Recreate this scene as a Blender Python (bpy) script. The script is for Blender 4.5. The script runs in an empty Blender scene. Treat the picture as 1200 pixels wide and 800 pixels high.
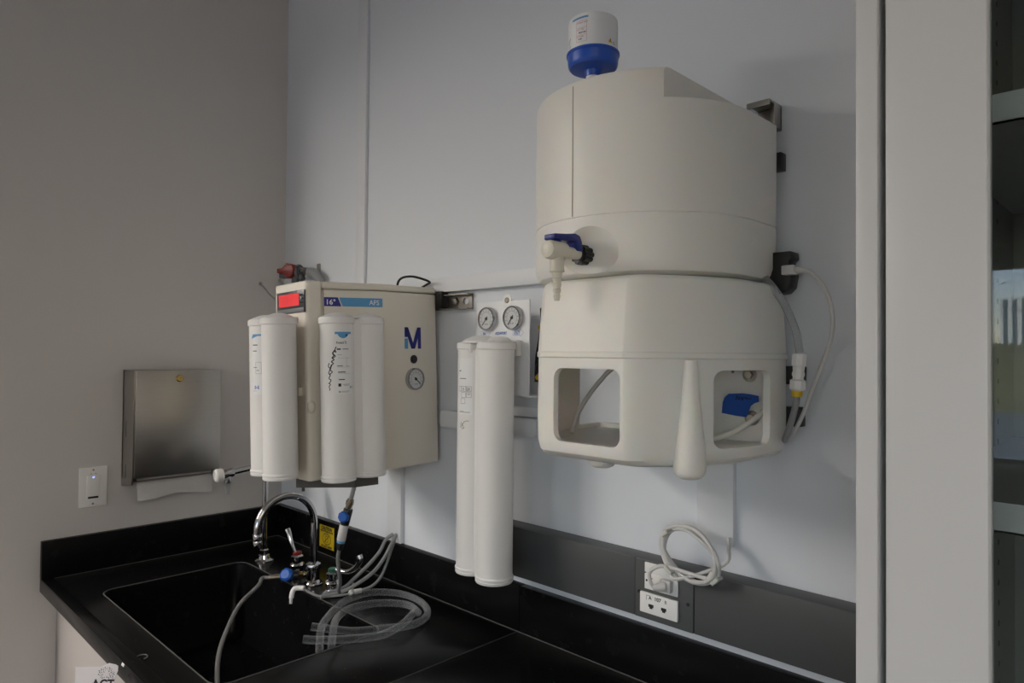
import bpy, bmesh, math, random
from mathutils import Vector as V, Matrix

random.seed(7)
SC = bpy.context.scene
COL = SC.collection
PI = math.pi


# ------------------------------------------------------------------ materials
def rgb(h):
    h = h.lstrip('#')
    out = []
    for i in (0, 2, 4):
        c = int(h[i:i + 2], 16) / 255
        out.append(c / 12.92 if c <= .04045 else ((c + .055) / 1.055) ** 2.4)
    return tuple(out)


def mat(name, col, rough=.5, metal=0., spec=.5, var=.04, scale=30., bump=0., bscale=200., stretch=None, emit=None,
        estr=1., trans=0., ior=1.45, coat=0., sss=0.):
    m = bpy.data.materials.new(name)
    m.use_nodes = True
    nt = m.node_tree
    p = nt.nodes['Principled BSDF']
    if isinstance(col, str):
        col = rgb(col)
    tc = nt.nodes.new('ShaderNodeTexCoord')
    mp = nt.nodes.new('ShaderNodeMapping')
    nt.links.new(tc.outputs['Object'], mp.inputs['Vector'])
    if stretch:
        mp.inputs['Scale'].default_value = stretch
    nz = nt.nodes.new('ShaderNodeTexNoise')
    nz.inputs['Scale'].default_value = scale
    nz.inputs['Detail'].default_value = 4
    nt.links.new(mp.outputs[0], nz.inputs['Vector'])
    mx = nt.nodes.new('ShaderNodeMix')
    mx.data_type = 'RGBA'
    mx.inputs['A'].default_value = tuple(c * (1 - var) for c in col) + (1,)
    mx.inputs['B'].default_value = tuple(min(1, c * (1 + var)) for c in col) + (1,)
    nt.links.new(nz.outputs['Fac'], mx.inputs['Factor'])
    nt.links.new(mx.outputs['Result'], p.inputs['Base Color'])
    mr = nt.nodes.new('ShaderNodeMapRange')
    mr.inputs['To Min'].default_value = max(0, rough - .05)
    mr.inputs['To Max'].default_value = min(1, rough + .05)
    nt.links.new(nz.outputs['Fac'], mr.inputs['Value'])
    nt.links.new(mr.outputs[0], p.inputs['Roughness'])
    p.inputs['Metallic'].default_value = metal
    p.inputs['Specular IOR Level'].default_value = spec
    p.inputs['Transmission Weight'].default_value = trans
    p.inputs['IOR'].default_value = ior
    p.inputs['Coat Weight'].default_value = coat
    if sss:
        p.inputs['Subsurface Weight'].default_value = sss
        p.inputs['Subsurface Radius'].default_value = (.02, .014, .008)
        p.inputs['Subsurface Scale'].default_value = .9
    if emit:
        if isinstance(emit, str):
            emit = rgb(emit)
        p.inputs['Emission Color'].default_value = tuple(emit) + (1,)
        p.inputs['Emission Strength'].default_value = estr
    if bump:
        n2 = nt.nodes.new('ShaderNodeTexNoise')
        n2.inputs['Scale'].default_value = bscale
        n2.inputs['Detail'].default_value = 3
        nt.links.new(mp.outputs[0], n2.inputs['Vector'])
        b = nt.nodes.new('ShaderNodeBump')
        b.inputs['Strength'].default_value = bump
        b.inputs['Distance'].default_value = .002
        nt.links.new(n2.outputs['Fac'], b.inputs['Height'])
        nt.links.new(b.outputs[0], p.inputs['Normal'])
    return m


def glass_mat(name, tint=(1, 1, 1), ior=1.5):
    m = bpy.data.materials.new(name)
    m.use_nodes = True
    nt = m.node_tree
    nt.nodes.remove(nt.nodes['Principled BSDF'])
    out = nt.nodes['Material Output']
    tr = nt.nodes.new('ShaderNodeBsdfTransparent')
    tr.inputs[0].default_value = tuple(tint) + (1,)
    gl = nt.nodes.new('ShaderNodeBsdfGlossy')
    gl.inputs['Roughness'].default_value = 0
    fr = nt.nodes.new('ShaderNodeFresnel')
    fr.inputs['IOR'].default_value = ior
    mx = nt.nodes.new('ShaderNodeMixShader')
    nt.links.new(fr.outputs[0], mx.inputs[0])
    nt.links.new(tr.outputs[0], mx.inputs[1])
    nt.links.new(gl.outputs[0], mx.inputs[2])
    nt.links.new(mx.outputs[0], out.inputs[0])
    return m


def speck_mat(name):
    m = mat(name, (.006, .006, .0065), rough=.2, spec=.12, var=.3, scale=14, bump=.02, bscale=90)
    nt = m.node_tree
    p = nt.nodes['Principled BSDF']
    tc = nt.nodes.new('ShaderNodeTexCoord')
    vo = nt.nodes.new('ShaderNodeTexVoronoi')
    vo.inputs['Scale'].default_value = 38
    nt.links.new(tc.outputs['Object'], vo.inputs['Vector'])
    cr = nt.nodes.new('ShaderNodeValToRGB')
    cr.color_ramp.elements[0].position = .02
    cr.color_ramp.elements[0].color = (.35, .34, .32, 1)
    cr.color_ramp.elements[1].position = .035
    cr.color_ramp.elements[1].color = (0, 0, 0, 1)
    nt.links.new(vo.outputs['Distance'], cr.inputs[0])
    src = p.inputs['Base Color'].links[0].from_socket
    mx = nt.nodes.new('ShaderNodeMix')
    mx.data_type = 'RGBA'
    mx.blend_type = 'ADD'
    mx.inputs['Factor'].default_value = 1
    nt.links.new(src, mx.inputs['A'])
    nt.links.new(cr.outputs[0], mx.inputs['B'])
    nt.links.new(mx.outputs['Result'], p.inputs['Base Color'])
    return m


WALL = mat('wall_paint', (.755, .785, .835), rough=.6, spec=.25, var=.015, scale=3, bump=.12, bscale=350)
WALL_SHADED = mat('wall_paint_shaded', (.655, .63, .61), rough=.65, spec=.25, var=.015, scale=3, bump=.12, bscale=350)  # same paint as the back wall; its dimmer, warmer light is tinted in
WALL_FAR = mat('grey_wall_paint', (.34, .335, .33), rough=.65, spec=.25, var=.02, scale=3)
CEIL = mat('ceiling_paint', (.60, .59, .57), rough=.8, var=.02)
FLOOR = mat('floor_vinyl', (.20, .195, .19), rough=.45, var=.1, scale=12)
CREAM = mat('cream_polyethylene', (.83, .815, .775), rough=.42, spec=.4, var=.012, scale=6, bump=.06, bscale=260, sss=.45)
CREAM_NUT = mat('cream_hard_plastic', (.70, .67, .58), rough=.35, var=.02)
BEIGE = mat('beige_moulded_plastic', (.78, .74, .655), rough=.45, var=.015, scale=10, bump=.05, bscale=300)
SEAM = mat('cream_mould_line', (.42, .38, .31), rough=.5)
BEIGE_D = mat('beige_gap_dark', (.30, .27, .22), rough=.6)
WHITE = mat('white_filter_plastic', (.78, .775, .765), rough=.38, var=.012, scale=8, bump=.03, bscale=150)
WHITE_L = mat('white_label_paper', (.82, .83, .84), rough=.45, var=.01)
WHITE_P = mat('white_painted_steel', (.76, .77, .79), rough=.4, var=.012, scale=6, bump=.04, bscale=300)
TRUNK = mat('white_trunking_plastic', (.765, .785, .82), rough=.4, var=.01)
PLATE_W = mat('white_plate_plastic', (.87, .86, .84), rough=.35, var=.01)
CAB = mat('white_cabinet_enamel', (.53, .535, .545), rough=.36, spec=.45, var=.012, scale=5, bump=.03, bscale=120)
CAB_W = mat('warm_white_enamel', (.40, .37, .355), rough=.5, spec=.3, var=.012, scale=5)
CAB_I = mat('shaded_cabinet_interior', (.20, .195, .18), rough=.5, var=.03)  # dimness of the unlit cabinet inside is put into this colour
GREY = mat('grey_raceway_enamel', (.075, .078, .081), rough=.42, var=.03, scale=8, bump=.04, bscale=400)
GREY2 = mat('grey_cover_enamel', (.088, .092, .093), rough=.42, var=.03, scale=8)
BLACK = mat('black_plastic', (.012, .012, .013), rough=.4, var=.2)
RESIN = speck_mat('black_epoxy_resin')
RESIN_P = mat('black_epoxy_plain', (.006, .006, .0065), rough=.26, spec=.10, var=.2)
CAULK = mat('grey_caulk', (.075, .075, .072), rough=.7, var=.3, scale=90)
CHROME = mat('chrome', (.50, .50, .52), rough=.1, metal=1, var=.03, scale=40)
STEEL = mat('brushed_steel', (.40, .385, .36), rough=.3, metal=1, var=.06, scale=6, stretch=(2, 2, 60), bump=.05, bscale=40)
TRAY = mat('dark_painted_steel', (.085, .078, .07), rough=.5, var=.1)
STEEL_D = mat('dark_galvanised_steel', (.32, .30, .28), rough=.38, metal=1, var=.15, scale=25)
BRASS = mat('brass', (.50, .36, .13), rough=.25, metal=1, var=.05)
BRONZE = mat('dull_brass_fitting', (.34, .29, .22), rough=.35, metal=1, var=.08)
BLUE = mat('blue_plastic', (.025, .10, .50), rough=.32, var=.03)
NAVY = mat('navy_plastic', (.014, .028, .20), rough=.35, var=.03)
BLUE_V = mat('bright_blue_plastic', (.01, .10, .45), rough=.35, var=.04)
LBLUE = mat('light_blue_print', (.10, .34, .62), rough=.4, var=.01)
DBLUE = mat('dark_blue_print', (.02, .028, .24), rough=.4, var=.01)
MBLUE = mat('mid_blue_print', (.03, .14, .50), rough=.4, var=.01)
INK = mat('black_ink', (.02, .02, .022), rough=.5, var=.1)
INK_G = mat('grey_ink', (.25, .25, .26), rough=.5, var=.1)
INK_R = mat('red_ink', (.45, .05, .05), rough=.5, var=.1)
WHITE_INK = mat('white_ink', (.80, .80, .82), rough=.5, var=.01)
YELLOW = mat('yellow_vinyl', (.62, .45, .015), rough=.4, var=.03)
YELLOW_R = mat('yellow_ring_plastic', (.75, .50, .02), rough=.35, var=.03)
RED = mat('red_plastic', (.20, .010, .009), rough=.38, var=.05)
GREEN = mat('green_plastic', (.01, .10, .06), rough=.35, var=.05)
DGREY = mat('dark_grey_pvc', (.085, .09, .098), rough=.4, var=.08)
BEZEL = mat('dark_bezel_plastic', (.06, .065, .075), rough=.3, var=.05)
LCD = mat('red_backlit_display', (.5, .05, .05), rough=.25, var=.05, scale=60, emit=(.62, .028, .035), estr=.16)
LCD_T = mat('dark_red_display_digit', (.22, .01, .015), rough=.3, var=.05, emit=(.3, .012, .016), estr=.16)
TUBE = mat('frosted_tubing', (.42, .43, .44), rough=.3, var=.05, trans=.35, ior=1.15)
TUBE_G = mat('grey_tubing', (.20, .20, .20), rough=.35, var=.05)
def clear_mat(name, milk=.12):
    m = mat(name, (.55, .57, .59), rough=.15, var=.05)
    nt = m.node_tree
    p = nt.nodes['Principled BSDF']
    out = nt.nodes['Material Output']
    tr = nt.nodes.new('ShaderNodeBsdfTransparent')
    tr.inputs[0].default_value = (.93, .94, .95, 1)
    lw = nt.nodes.new('ShaderNodeLayerWeight')
    lw.inputs['Blend'].default_value = .28
    mr = nt.nodes.new('ShaderNodeMapRange')
    mr.inputs['To Min'].default_value = milk
    mr.inputs['To Max'].default_value = .6
    nt.links.new(lw.outputs['Facing'], mr.inputs['Value'])
    mx = nt.nodes.new('ShaderNodeMixShader')
    nt.links.new(mr.outputs[0], mx.inputs[0])
    nt.links.new(tr.outputs[0], mx.inputs[1])
    nt.links.new(p.outputs[0], mx.inputs[2])
    nt.links.new(mx.outputs[0], out.inputs[0])
    return m


TUBE_C = clear_mat('clear_vinyl_tubing', .05)
TUBE_B = clear_mat('clear_bent_tubing', .3)
CABLE = mat('grey_white_cable', (.62, .61, .60), rough=.4, var=.02)
CABLE_W = mat('pale_tube', (.72, .71, .66), rough=.35, var=.02, trans=.2, ior=1.2)
PAPER = mat('paper_towel', (.55, .54, .53), rough=.9, var=.05, scale=60, bump=.4, bscale=160)
CARD = mat('white_card', (.86, .82, .83), rough=.5, var=.02)
DIAL = mat('gauge_dial_white', (.62, .63, .64), rough=.3, var=.01, coat=.6)
TAPE = mat('blue_masking_tape', (.012, .085, .42), rough=.6, var=.08, scale=80, bump=.1)
GLASS = glass_mat('clear_pane', (.94, .97, .96), 1.52)
GLASS_D = glass_mat('door_pane', (.90, .93, .92), 1.30)
GREEN_G = mat('glass_edge', (.25, .35, .32), rough=.2)
LAMP = mat('lamp_diffuser', (.9, .85, .75), rough=.5, emit=(1, .80, .60), estr=2.0)
LAMP_FILL = mat('warm_fill_diffuser', (.9, .88, .84), rough=.5, emit=(1, .87, .74), estr=7.8)  # for the added fill lamp only
LAMP_B = mat('bright_lamp_diffuser', (.9, .88, .84), rough=.5, emit=(1, .93, .85), estr=7.8)
ALU = mat('aluminium', (.6, .6, .6), rough=.35, metal=1)
TOWER = mat('tower_concrete', (.72, .74, .76), rough=.7, var=.03)
TOWER_W = mat('tower_window_band', (.12, .16, .20), rough=.2)
HILL = mat('dry_hillside', (.16, .15, .085), rough=.95, var=.4, scale=.08)
GROUND = mat('asphalt_ground', (.15, .17, .20), rough=.9, var=.1, scale=.05)


# ------------------------------------------------------------------ builders
class MB:
    """Collects shapes into one bmesh."""

    def __init__(self):
        self.bm = bmesh.new()

    def box(self, lo, hi, bev=0., seg=2):
        t = bmesh.new()
        bmesh.ops.create_cube(t, size=1)
        lo, hi = V(lo), V(hi)
        for v in t.verts:
            v.co = V([lo[i] + (v.co[i] + .5) * (hi[i] - lo[i]) for i in range(3)])
        if bev:
            bmesh.ops.bevel(t, geom=t.edges[:], offset=bev, segments=seg, affect='EDGES', profile=.5)
        return self._add(t)

    def _add(self, t, M=None):
        if M is not None:
            bmesh.ops.transform(t, matrix=M, verts=t.verts)
        me = bpy.data.meshes.new('tmp')
        t.to_mesh(me)
        t.free()
        self.bm.from_mesh(me)
        bpy.data.meshes.remove(me)
        return self

    def obox(self, fr, lo, hi, bev=0., seg=2):
        """box in a frame"""
        t = MB().box(lo, hi, bev, seg).bm
        return self._add(t, fr)

    def prism(self, poly, z0, z1, bev=0., seg=2, fr=None):
        t = bmesh.new()
        a = [t.verts.new((p[0], p[1], z0)) for p in poly]
        f = t.faces.new(a)
        r = bmesh.ops.extrude_face_region(t, geom=[f])
        for e in r['geom']:
            if isinstance(e, bmesh.types.BMVert):
                e.co.z = z1
        bmesh.ops.recalc_face_normals(t, faces=t.faces[:])
        if bev:
            bmesh.ops.bevel(t, geom=t.edges[:], offset=bev, segments=seg, affect='EDGES', profile=.5)
        return self._add(t, fr)

    def lathe(self, prof, o, ax=(0, 0, 1), seg=48):
        """prof: list of (radius, height) along ax from o"""
        ax = V(ax).normalized()
        q = V((0, 0, 1)).rotation_difference(ax).to_matrix().to_4x4()
        M = Matrix.Translation(V(o)) @ q
        t = bmesh.new()
        rings = []
        for r, h in prof:
            if r <= 1e-6:
                rings.append([t.verts.new((0, 0, h))])
            else:
                rings.append([t.verts.new((r * math.cos(2 * PI * i / seg), r * math.sin(2 * PI * i / seg), h)) for i in range(seg)])
        for a, b in zip(rings, rings[1:]):
            for i in range(seg):
                j = (i + 1) % seg
                if len(a) == 1 and len(b) == 1:
                    continue
                if len(a) == 1:
                    t.faces.new((a[0], b[j], b[i]))
                elif len(b) == 1:
                    t.faces.new((a[i], a[j], b[0]))
                else:
                    t.faces.new((a[i], a[j], b[j], b[i]))
        if len(rings[0]) > 1:
            t.faces.new(rings[0][::-1])
        if len(rings[-1]) > 1:
            t.faces.new(rings[-1])
        bmesh.ops.recalc_face_normals(t, faces=t.faces[:])
        return self._add(t, M)

    def cyl(self, p0, p1, r0, r1=None, seg=32, bev=0.):
        p0, p1 = V(p0), V(p1)
        L = (p1 - p0).length
        r1 = r0 if r1 is None else r1
        if bev:
            prof = [(r0 - bev, 0), (r0 - bev * .3, bev * .3), (r0, bev), (r1, L - bev), (r1 - bev * .3, L - bev * .3), (r1 - bev, L)]
        else:
            prof = [(r0, 0), (r1, L)]
        return self.lathe(prof, p0, p1 - p0, seg)

    def tube(self, pts, r, seg=12, smooth=8, hollow=0.):
        P = spline(pts, smooth) if smooth else [V(p) for p in pts]
        n = len(P)
        rad = r if callable(r) else (lambda t: r)
        t = bmesh.new()
        tang = [(P[min(i + 1, n - 1)] - P[max(i - 1, 0)]).normalized() for i in range(n)]
        nrm = tang[0].orthogonal().normalized()
        rings = []
        for i in range(n):
            if i:
                nrm = tang[i - 1].rotation_difference(tang[i]) @ nrm
            bn = tang[i].cross(nrm)
            rr = rad(i / (n - 1))
            rings.append([t.verts.new(P[i] + (nrm * math.cos(2 * PI * k / seg) + bn * math.sin(2 * PI * k / seg)) * rr) for k in range(seg)])
        for a, b in zip(rings, rings[1:]):
            for k in range(seg):
                j = (k + 1) % seg
                t.faces.new((a[k], a[j], b[j], b[k]))
        t.faces.new(rings[0][::-1])
        t.faces.new(rings[-1])
        bmesh.ops.recalc_face_normals(t, faces=t.faces[:])
        return self._add(t)

    def sphere(self, c, r, sc=(1, 1, 1), seg=24):
        t = bmesh.new()
        bmesh.ops.create_uvsphere(t, u_segments=seg, v_segments=seg // 2, radius=r)
        M = Matrix.Translation(V(c)) @ Matrix.Diagonal((*sc, 1))
        return self._add(t, M)

    def loft(self, rings, cap0=True, cap1=True):
        t = bmesh.new()
        R = [[t.verts.new(p) for p in ring] for ring in rings]
        n = len(R[0])
        for a, b in zip(R, R[1:]):
            for i in range(n):
                j = (i + 1) % n
                t.faces.new((a[i], a[j], b[j], b[i]))
        if cap0:
            t.faces.new(R[0][::-1])
        if cap1:
            t.faces.new(R[-1])
        bmesh.ops.recalc_face_normals(t, faces=t.faces[:])
        return self._add(t)

    def grid(self, f, nu, nv):
        """surface patch f(u,v), u,v in 0..1"""
        t = bmesh.new()
        G = [[t.verts.new(f(i / nu, j / nv)) for j in range(nv + 1)] for i in range(nu + 1)]
        for i in range(nu):
            for j in range(nv):
                t.faces.new((G[i][j], G[i + 1][j], G[i + 1][j + 1], G[i][j + 1]))
        return self._add(t)

    def text(self, s, size, f, align='LEFT', bold=0.):
        """flat lettering mapped with f(x,y) -> point"""
        cu = bpy.data.curves.new('tmp_text', 'FONT')
        cu.body = s
        cu.size = size
        cu.align_x = align
        cu.offset = bold
        cu.resolution_u = 3
        ob = bpy.data.objects.new('tmp_text', cu)
        COL.objects.link(ob)
        dg = bpy.context.evaluated_depsgraph_get()
        me = bpy.data.meshes.new_from_object(ob.evaluated_get(dg))
        t = bmesh.new()
        t.from_mesh(me)
        for v in t.verts:
            v.co = f(v.co.x, v.co.y)
        bpy.data.objects.remove(ob)
        bpy.data.curves.remove(cu)
        bpy.data.meshes.remove(me)
        return self._add(t)

    def stroke(self, pts, w, f, smooth=6):
        """pen stroke of width w through 2D pts, mapped with f"""
        P = spline([(a, b, 0) for a, b in pts], smooth) if smooth else [V((a, b, 0)) for a, b in pts]
        t = bmesh.new()
        n = len(P)
        prev = None
        for i in range(n):
            d = (P[min(i + 1, n - 1)] - P[max(i - 1, 0)])
            if d.length < 1e-9:
                continue
            d.normalize()
            q = V((-d.y, d.x, 0)) * w * .5
            cur = (t.verts.new(f(*(P[i] + q)[:2])), t.verts.new(f(*(P[i] - q)[:2])))
            if prev:
                t.faces.new((prev[0], prev[1], cur[1], cur[0]))
            prev = cur
        return self._add(t)

    def rect(self, x0, y0, x1, y1, f, n=6):
        return self.grid(lambda u, v: f(x0 + (x1 - x0) * u, y0 + (y1 - y0) * v), n, 1)

    def rectline(self, x0, y0, x1, y1, w, f, n=6):
        self.rect(x0, y0, x1, y0 + w, f, n)
        self.rect(x0, y1 - w, x1, y1, f, n)
        self.rect(x0, y0, x0 + w, y1, f, 1)
        self.rect(x1 - w, y0, x1, y1, f, 1)
        return self

    def bool(self, other, op='DIFFERENCE'):
        a = bpy.data.meshes.new('ba')
        self.bm.to_mesh(a)
        b = bpy.data.meshes.new('bb')
        other.bm.to_mesh(b)
        oa, ob = bpy.data.objects.new('ba', a), bpy.data.objects.new('bb', b)
        COL.objects.link(oa)
        COL.objects.link(ob)
        md = oa.modifiers.new('b', 'BOOLEAN')
        md.object = ob
        md.operation = op
        md.solver = 'EXACT'
        dg = bpy.context.evaluated_depsgraph_get()
        me = bpy.data.meshes.new_from_object(oa.evaluated_get(dg))
        self.bm.clear()
        self.bm.from_mesh(me)
        for o in (oa, ob):
            bpy.data.objects.remove(o)
        for m in (a, b, me):
            bpy.data.meshes.remove(m)
        return self


def spline(pts, k=8):
    pts = [V(p) for p in pts]
    if len(pts) < 3:
        return pts
    out = []
    n = len(pts)
    for i in range(n - 1):
        p0 = pts[i - 1] if i else pts[0] * 2 - pts[1]
        p1, p2 = pts[i], pts[i + 1]
        p3 = pts[i + 2] if i + 2 < n else pts[-1] * 2 - pts[-2]
        for j in range(k):
            t = j / k
            out.append(.5 * ((2 * p1) + (-p0 + p2) * t + (2 * p0 - 5 * p1 + 4 * p2 - p3) * t * t + (-p0 + 3 * p1 - 3 * p2 + p3) * t ** 3))
    out.append(pts[-1])
    return out


def frame(o, ux, uy):
    ux, uy = V(ux).normalized(), V(uy).normalized()
    n = ux.cross(uy)
    M = Matrix.Identity(4)
    for i in range(3):
        M[i][0], M[i][1], M[i][2], M[i][3] = ux[i], uy[i], n[i], o[i]
    return M


def fmap(M, w=.0006):
    return lambda x, y: M @ V((x, y, w))


def cylmap(cx, cy, r, a0, z0, w=.0005, T=None):
    """x metres along the surface (towards +angle), y metres up"""
    def f(x, y):
        a = a0 + x / r
        p = V((cx + (r + w) * math.cos(a), cy + (r + w) * math.sin(a), z0 + y))
        return T @ p if T is not None else p
    return f


ORIG = {}


def obj(name, mb, m, parent=None, T=None, angle=35, flat=False):
    bm = mb.bm
    if T is not None:
        bmesh.ops.transform(bm, matrix=T, verts=bm.verts)
    org = ORIG.get(parent.name) if parent is not None else None
    own = None
    if parent is None:
        lo = [min(v.co[i] for v in bm.verts) for i in range(3)]
        hi = [max(v.co[i] for v in bm.verts) for i in range(3)]
        own = V(((lo[0] + hi[0]) / 2, (lo[1] + hi[1]) / 2, lo[2]))
    else:
        own = org
    bmesh.ops.translate(bm, vec=-own, verts=bm.verts)
    me = bpy.data.meshes.new(name)
    bm.to_mesh(me)
    bm.free()
    if not flat:
        for p in me.polygons:
            p.use_smooth = True
        me.set_sharp_from_angle(angle=math.radians(angle))
    me.materials.append(m)
    o = bpy.data.objects.new(name, me)
    COL.objects.link(o)
    if parent is None:
        o.location = own
    else:
        o.parent = parent
    ORIG[o.name] = own.copy()
    return o


def thing(name, label, cat, loc, group=None):
    o = bpy.data.objects.new(name, None)
    o.empty_display_size = .05
    COL.objects.link(o)
    o.location = loc
    o['label'] = label
    o['category'] = cat
    if group:
        o['group'] = group
    ORIG[o.name] = V(loc)
    return o


def tag(o, label, cat, group=None):
    o['label'] = label
    o['category'] = cat
    if group:
        o['group'] = group
    return o


def struct(name, mb, m, parent=None, label=None):
    o = obj(name, mb, m, parent)
    o['kind'] = 'structure'
    if parent is None:
        o['label'] = label
        o['category'] = name.split('_')[0]
    return o


# ------------------------------------------------------------------ the room
RX0, RX1, RY0, RZ1 = -4.2, 6.2, -5.0, 3.15
struct('floor', MB().box((RX0 - .2, RY0 - .2, -.1), (RX1 + .2, .2, 0)), FLOOR, label='grey vinyl laboratory floor below the counter')
struct('ceiling', MB().box((RX0 - .2, RY0 - .2, RZ1), (RX1 + .2, .2, RZ1 + .1)), CEIL, label='plain white ceiling over the room')
struct('wall_back', MB().box((RX0 - .2, 0, 0), (RX1 + .2, .2, RZ1)), WALL, label='pale blue-white wall the tank and filters hang on')
struct('wall_left', MB().box((-.14, -.87, 0), (0, 0, RZ1)), WALL_SHADED, label='left wall carrying the paper towel dispenser, its warm shade tinted in')
struct('wall_end', MB().box((RX0 - .2, RY0 - .2, 0), (RX0, 0, RZ1)), WALL_FAR, label='grey end wall of the room beyond the towel dispenser wall')
struct('wall_right', MB().box((RX1, RY0 - .2, 0), (RX1 + .2, 0, RZ1)), WALL_FAR, label='grey side wall past the tall cabinet')
WZ0, WZ1 = .90, 2.10
WINS = ((1.12, 1.62), (3.2, 6.1))
w = MB()
xs = [RX0 - .2] + [x for p in WINS for x in p] + [RX1 + .2]
for k in range(0, len(xs), 2):
    w.box((xs[k], RY0 - .2, 0), (xs[k + 1], RY0, RZ1))
for x0, x1 in WINS:
    w.box((x0, RY0 - .2, 0), (x1, RY0, WZ0)).box((x0, RY0 - .2, WZ1), (x1, RY0, RZ1))
struct('wall_front', w, WALL_FAR, label='grey wall with two windows facing the tank wall')
for n, ((x0, x1), lb) in enumerate(zip(WINS, ('narrow window looking out to a hillside and a pale tower', 'wide window beside the narrow one, looking out to the hillside'))):
    win = thing('window_%d' % (n + 1), lb, 'window', ((x0 + x1) / 2, RY0, WZ0))
    win['kind'] = 'structure'
    w = MB()
    w.box((x0, RY0 - .12, WZ0), (x1, RY0 - .04, WZ0 + .03)).box((x0, RY0 - .12, WZ1 - .03), (x1, RY0 - .04, WZ1))
    for x in (x0, x1 - .03):
        w.box((x, RY0 - .12, WZ0 + .03), (x + .03, RY0 - .04, WZ1 - .03))
    struct('window_frame', w, ALU, win)
    struct('window_pane', MB().box((x0 + .03, RY0 - .085, WZ0 + .03), (x1 - .03, RY0 - .079, WZ1 - .03)), GLASS, win)
    struct('window_sill', MB().box((x0 - .05, RY0 - .02, WZ0 - .03), (x1 + .05, RY0 + .12, WZ0), .006), CAB, win)

# ------------------------------------------------------------------ outside the window
o = obj('ground', MB().box((-400, -700, -9), (400, -8.2, -8.2)), GROUND)
o['kind'] = 'structure'
o['label'] = 'grey road and forecourt outside the window'
o['category'] = 'ground'


def hillf(u, v):
    x = -160 + 320 * u
    y = -150 - 190 * v
    h = 17 * math.sin(min(1, v * 1.5) * PI / 2) * (1 + .18 * math.sin(x * .045 + 1) + .06 * math.sin(x * .21 + v * 9)) - x * .025
    return V((x, y, -8.3 + max(0, h - 1.)))


o = obj('hill', MB().grid(hillf, 70, 24), HILL)
o['kind'] = 'structure'
o['label'] = 'dry green-brown hillside below the tower outside'
o['category'] = 'hill'
tw = thing('tower_block', 'pale grey tower block standing on the hill outside the window', 'building', (-40, -260, 0))
obj('tower_body', MB().box((-39.5, -275, 3), (-8, -260, 20.5)).box((-34, -272, 20.5), (-26, -263, 22.5)), TOWER, tw)
w = MB()
for k in range(13):
    x = -38.6 + k * 2.35
    w.box((x, -260.1, 6), (x + 1.15, -259.9, 19.8))
obj('window_band', w, TOWER_W, tw)

# ------------------------------------------------------------------ pendant lamps
for i, (x, y0, y1, z, lb) in enumerate(((1.16, -4.85, -3.3, 2.16, 'low linear pendant lamp hanging near the narrow window'),
                                        (-.30, -4.2, -1.8, 2.5, 'high linear pendant lamp beyond the end of the dispenser wall'),
                                        (-1.4, -4.2, -1.8, 2.5, 'high linear pendant lamp nearest to the end wall'),
                                        (4.7, -3.9, -1.5, 2.5, 'added unseen fill lamp, high in front of the wide window'))):  # unseen lamp, added to brighten the left wall and purifier side
    t = thing('pendant_lamp', lb, 'lamp', (x, (y0 + y1) / 2, z), 'linear pendant lamps')
    hw = .06 if i == 0 else .15
    obj('lamp_housing', MB().box((x - hw, y0, z + .004), (x + hw, y1, z + .07), .003), ALU, t)
    obj('lamp_diffuser', MB().box((x - hw + .01, y0 + .01, z), (x + hw - .01, y1 - .01, z + .0045)), (LAMP, LAMP_B, LAMP_B, LAMP_FILL)[i], t)
    for y in (y0 + .4, y1 - .4):
        obj('suspension_rod', MB().cyl((x, y, z + .07), (x, y, RZ1), .004, seg=8), ALU, t)

# ------------------------------------------------------------------ worktops, backsplash, sink
CZ = .905
SX0, SX1, SY0, SY1 = .222, .945, -.612, -.233
JX = 1.156


def rrect(x0, y0, x1, y1, r, n=6):
    out = []
    for cx, cy, a in ((x1 - r, y1 - r, 0), (x0 + r, y1 - r, 90), (x0 + r, y0 + r, 180), (x1 - r, y0 + r, 270)):
        for k in range(n + 1):
            t = math.radians(a + 90 * k / n)
            out.append((cx + r * math.cos(t), cy + r * math.sin(t)))
    return out


t = thing('sink_worktop', 'black resin worktop with integral sink in the room corner', 'countertop', (.58, -.35, CZ - .035))
w = MB().box((.001, -.70, CZ - .035), (JX - .0008, -.001, CZ), .002)
w.bool(MB().prism(rrect(SX0, SY0, SX1, SY1, .035), CZ - .1, CZ + .05))
obj('worktop_slab', w, RESIN, t)
w = MB().box((.021, -.7005, CZ), (JX - .001, -.672, CZ + .0035), .0015)
obj('marine_edge', w, RESIN, t)
# basin: a rounded box open at the top
rings = []
for dz, ins in ((-.002, -.0), (-.004, .004), (-.02, .006), (-.19, .02), (-.205, .03), (-.21, .05)):
    rings.append([(x, y, CZ + dz) for x, y in rrect(SX0 + ins, SY0 + ins, SX1 - ins, SY1 - ins, .035)])
outer = []
for dz, ins in ((-.215, .04), (-.19, .008), (-.0365, -.006)):
    outer.append([(x, y, CZ + dz) for x, y in rrect(SX0 + ins, SY0 + ins, SX1 - ins, SY1 - ins, .035)])
b = obj('sink_basin', MB().loft(rings, cap0=False, cap1=True), RESIN_P, t)
obj('sink_drain', MB().lathe([(.028, 0), (.03, .003), (.024, .004), (.02, .001), (0, .001)], (.58, -.42, CZ - .2095)), CHROME, b)
rr = rrect(SX0, SY0, SX1, SY1, .035)
w = MB().tube([(x, y, CZ + .0002) for x, y in rr + rr[:1]], .0015, seg=6, smooth=0)
obj('sink_rim', w, CAULK, t)['label'] = 'worn grey rim of the sink'
t = thing('worktop', 'black resin worktop right of the joint, running to the tall cabinet', 'countertop', (1.6, -.35, CZ - .035))
obj('worktop_slab', MB().box((JX + .0008, -.70, CZ - .035), (2.045, -.001, CZ), .002), RESIN, t)
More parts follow.
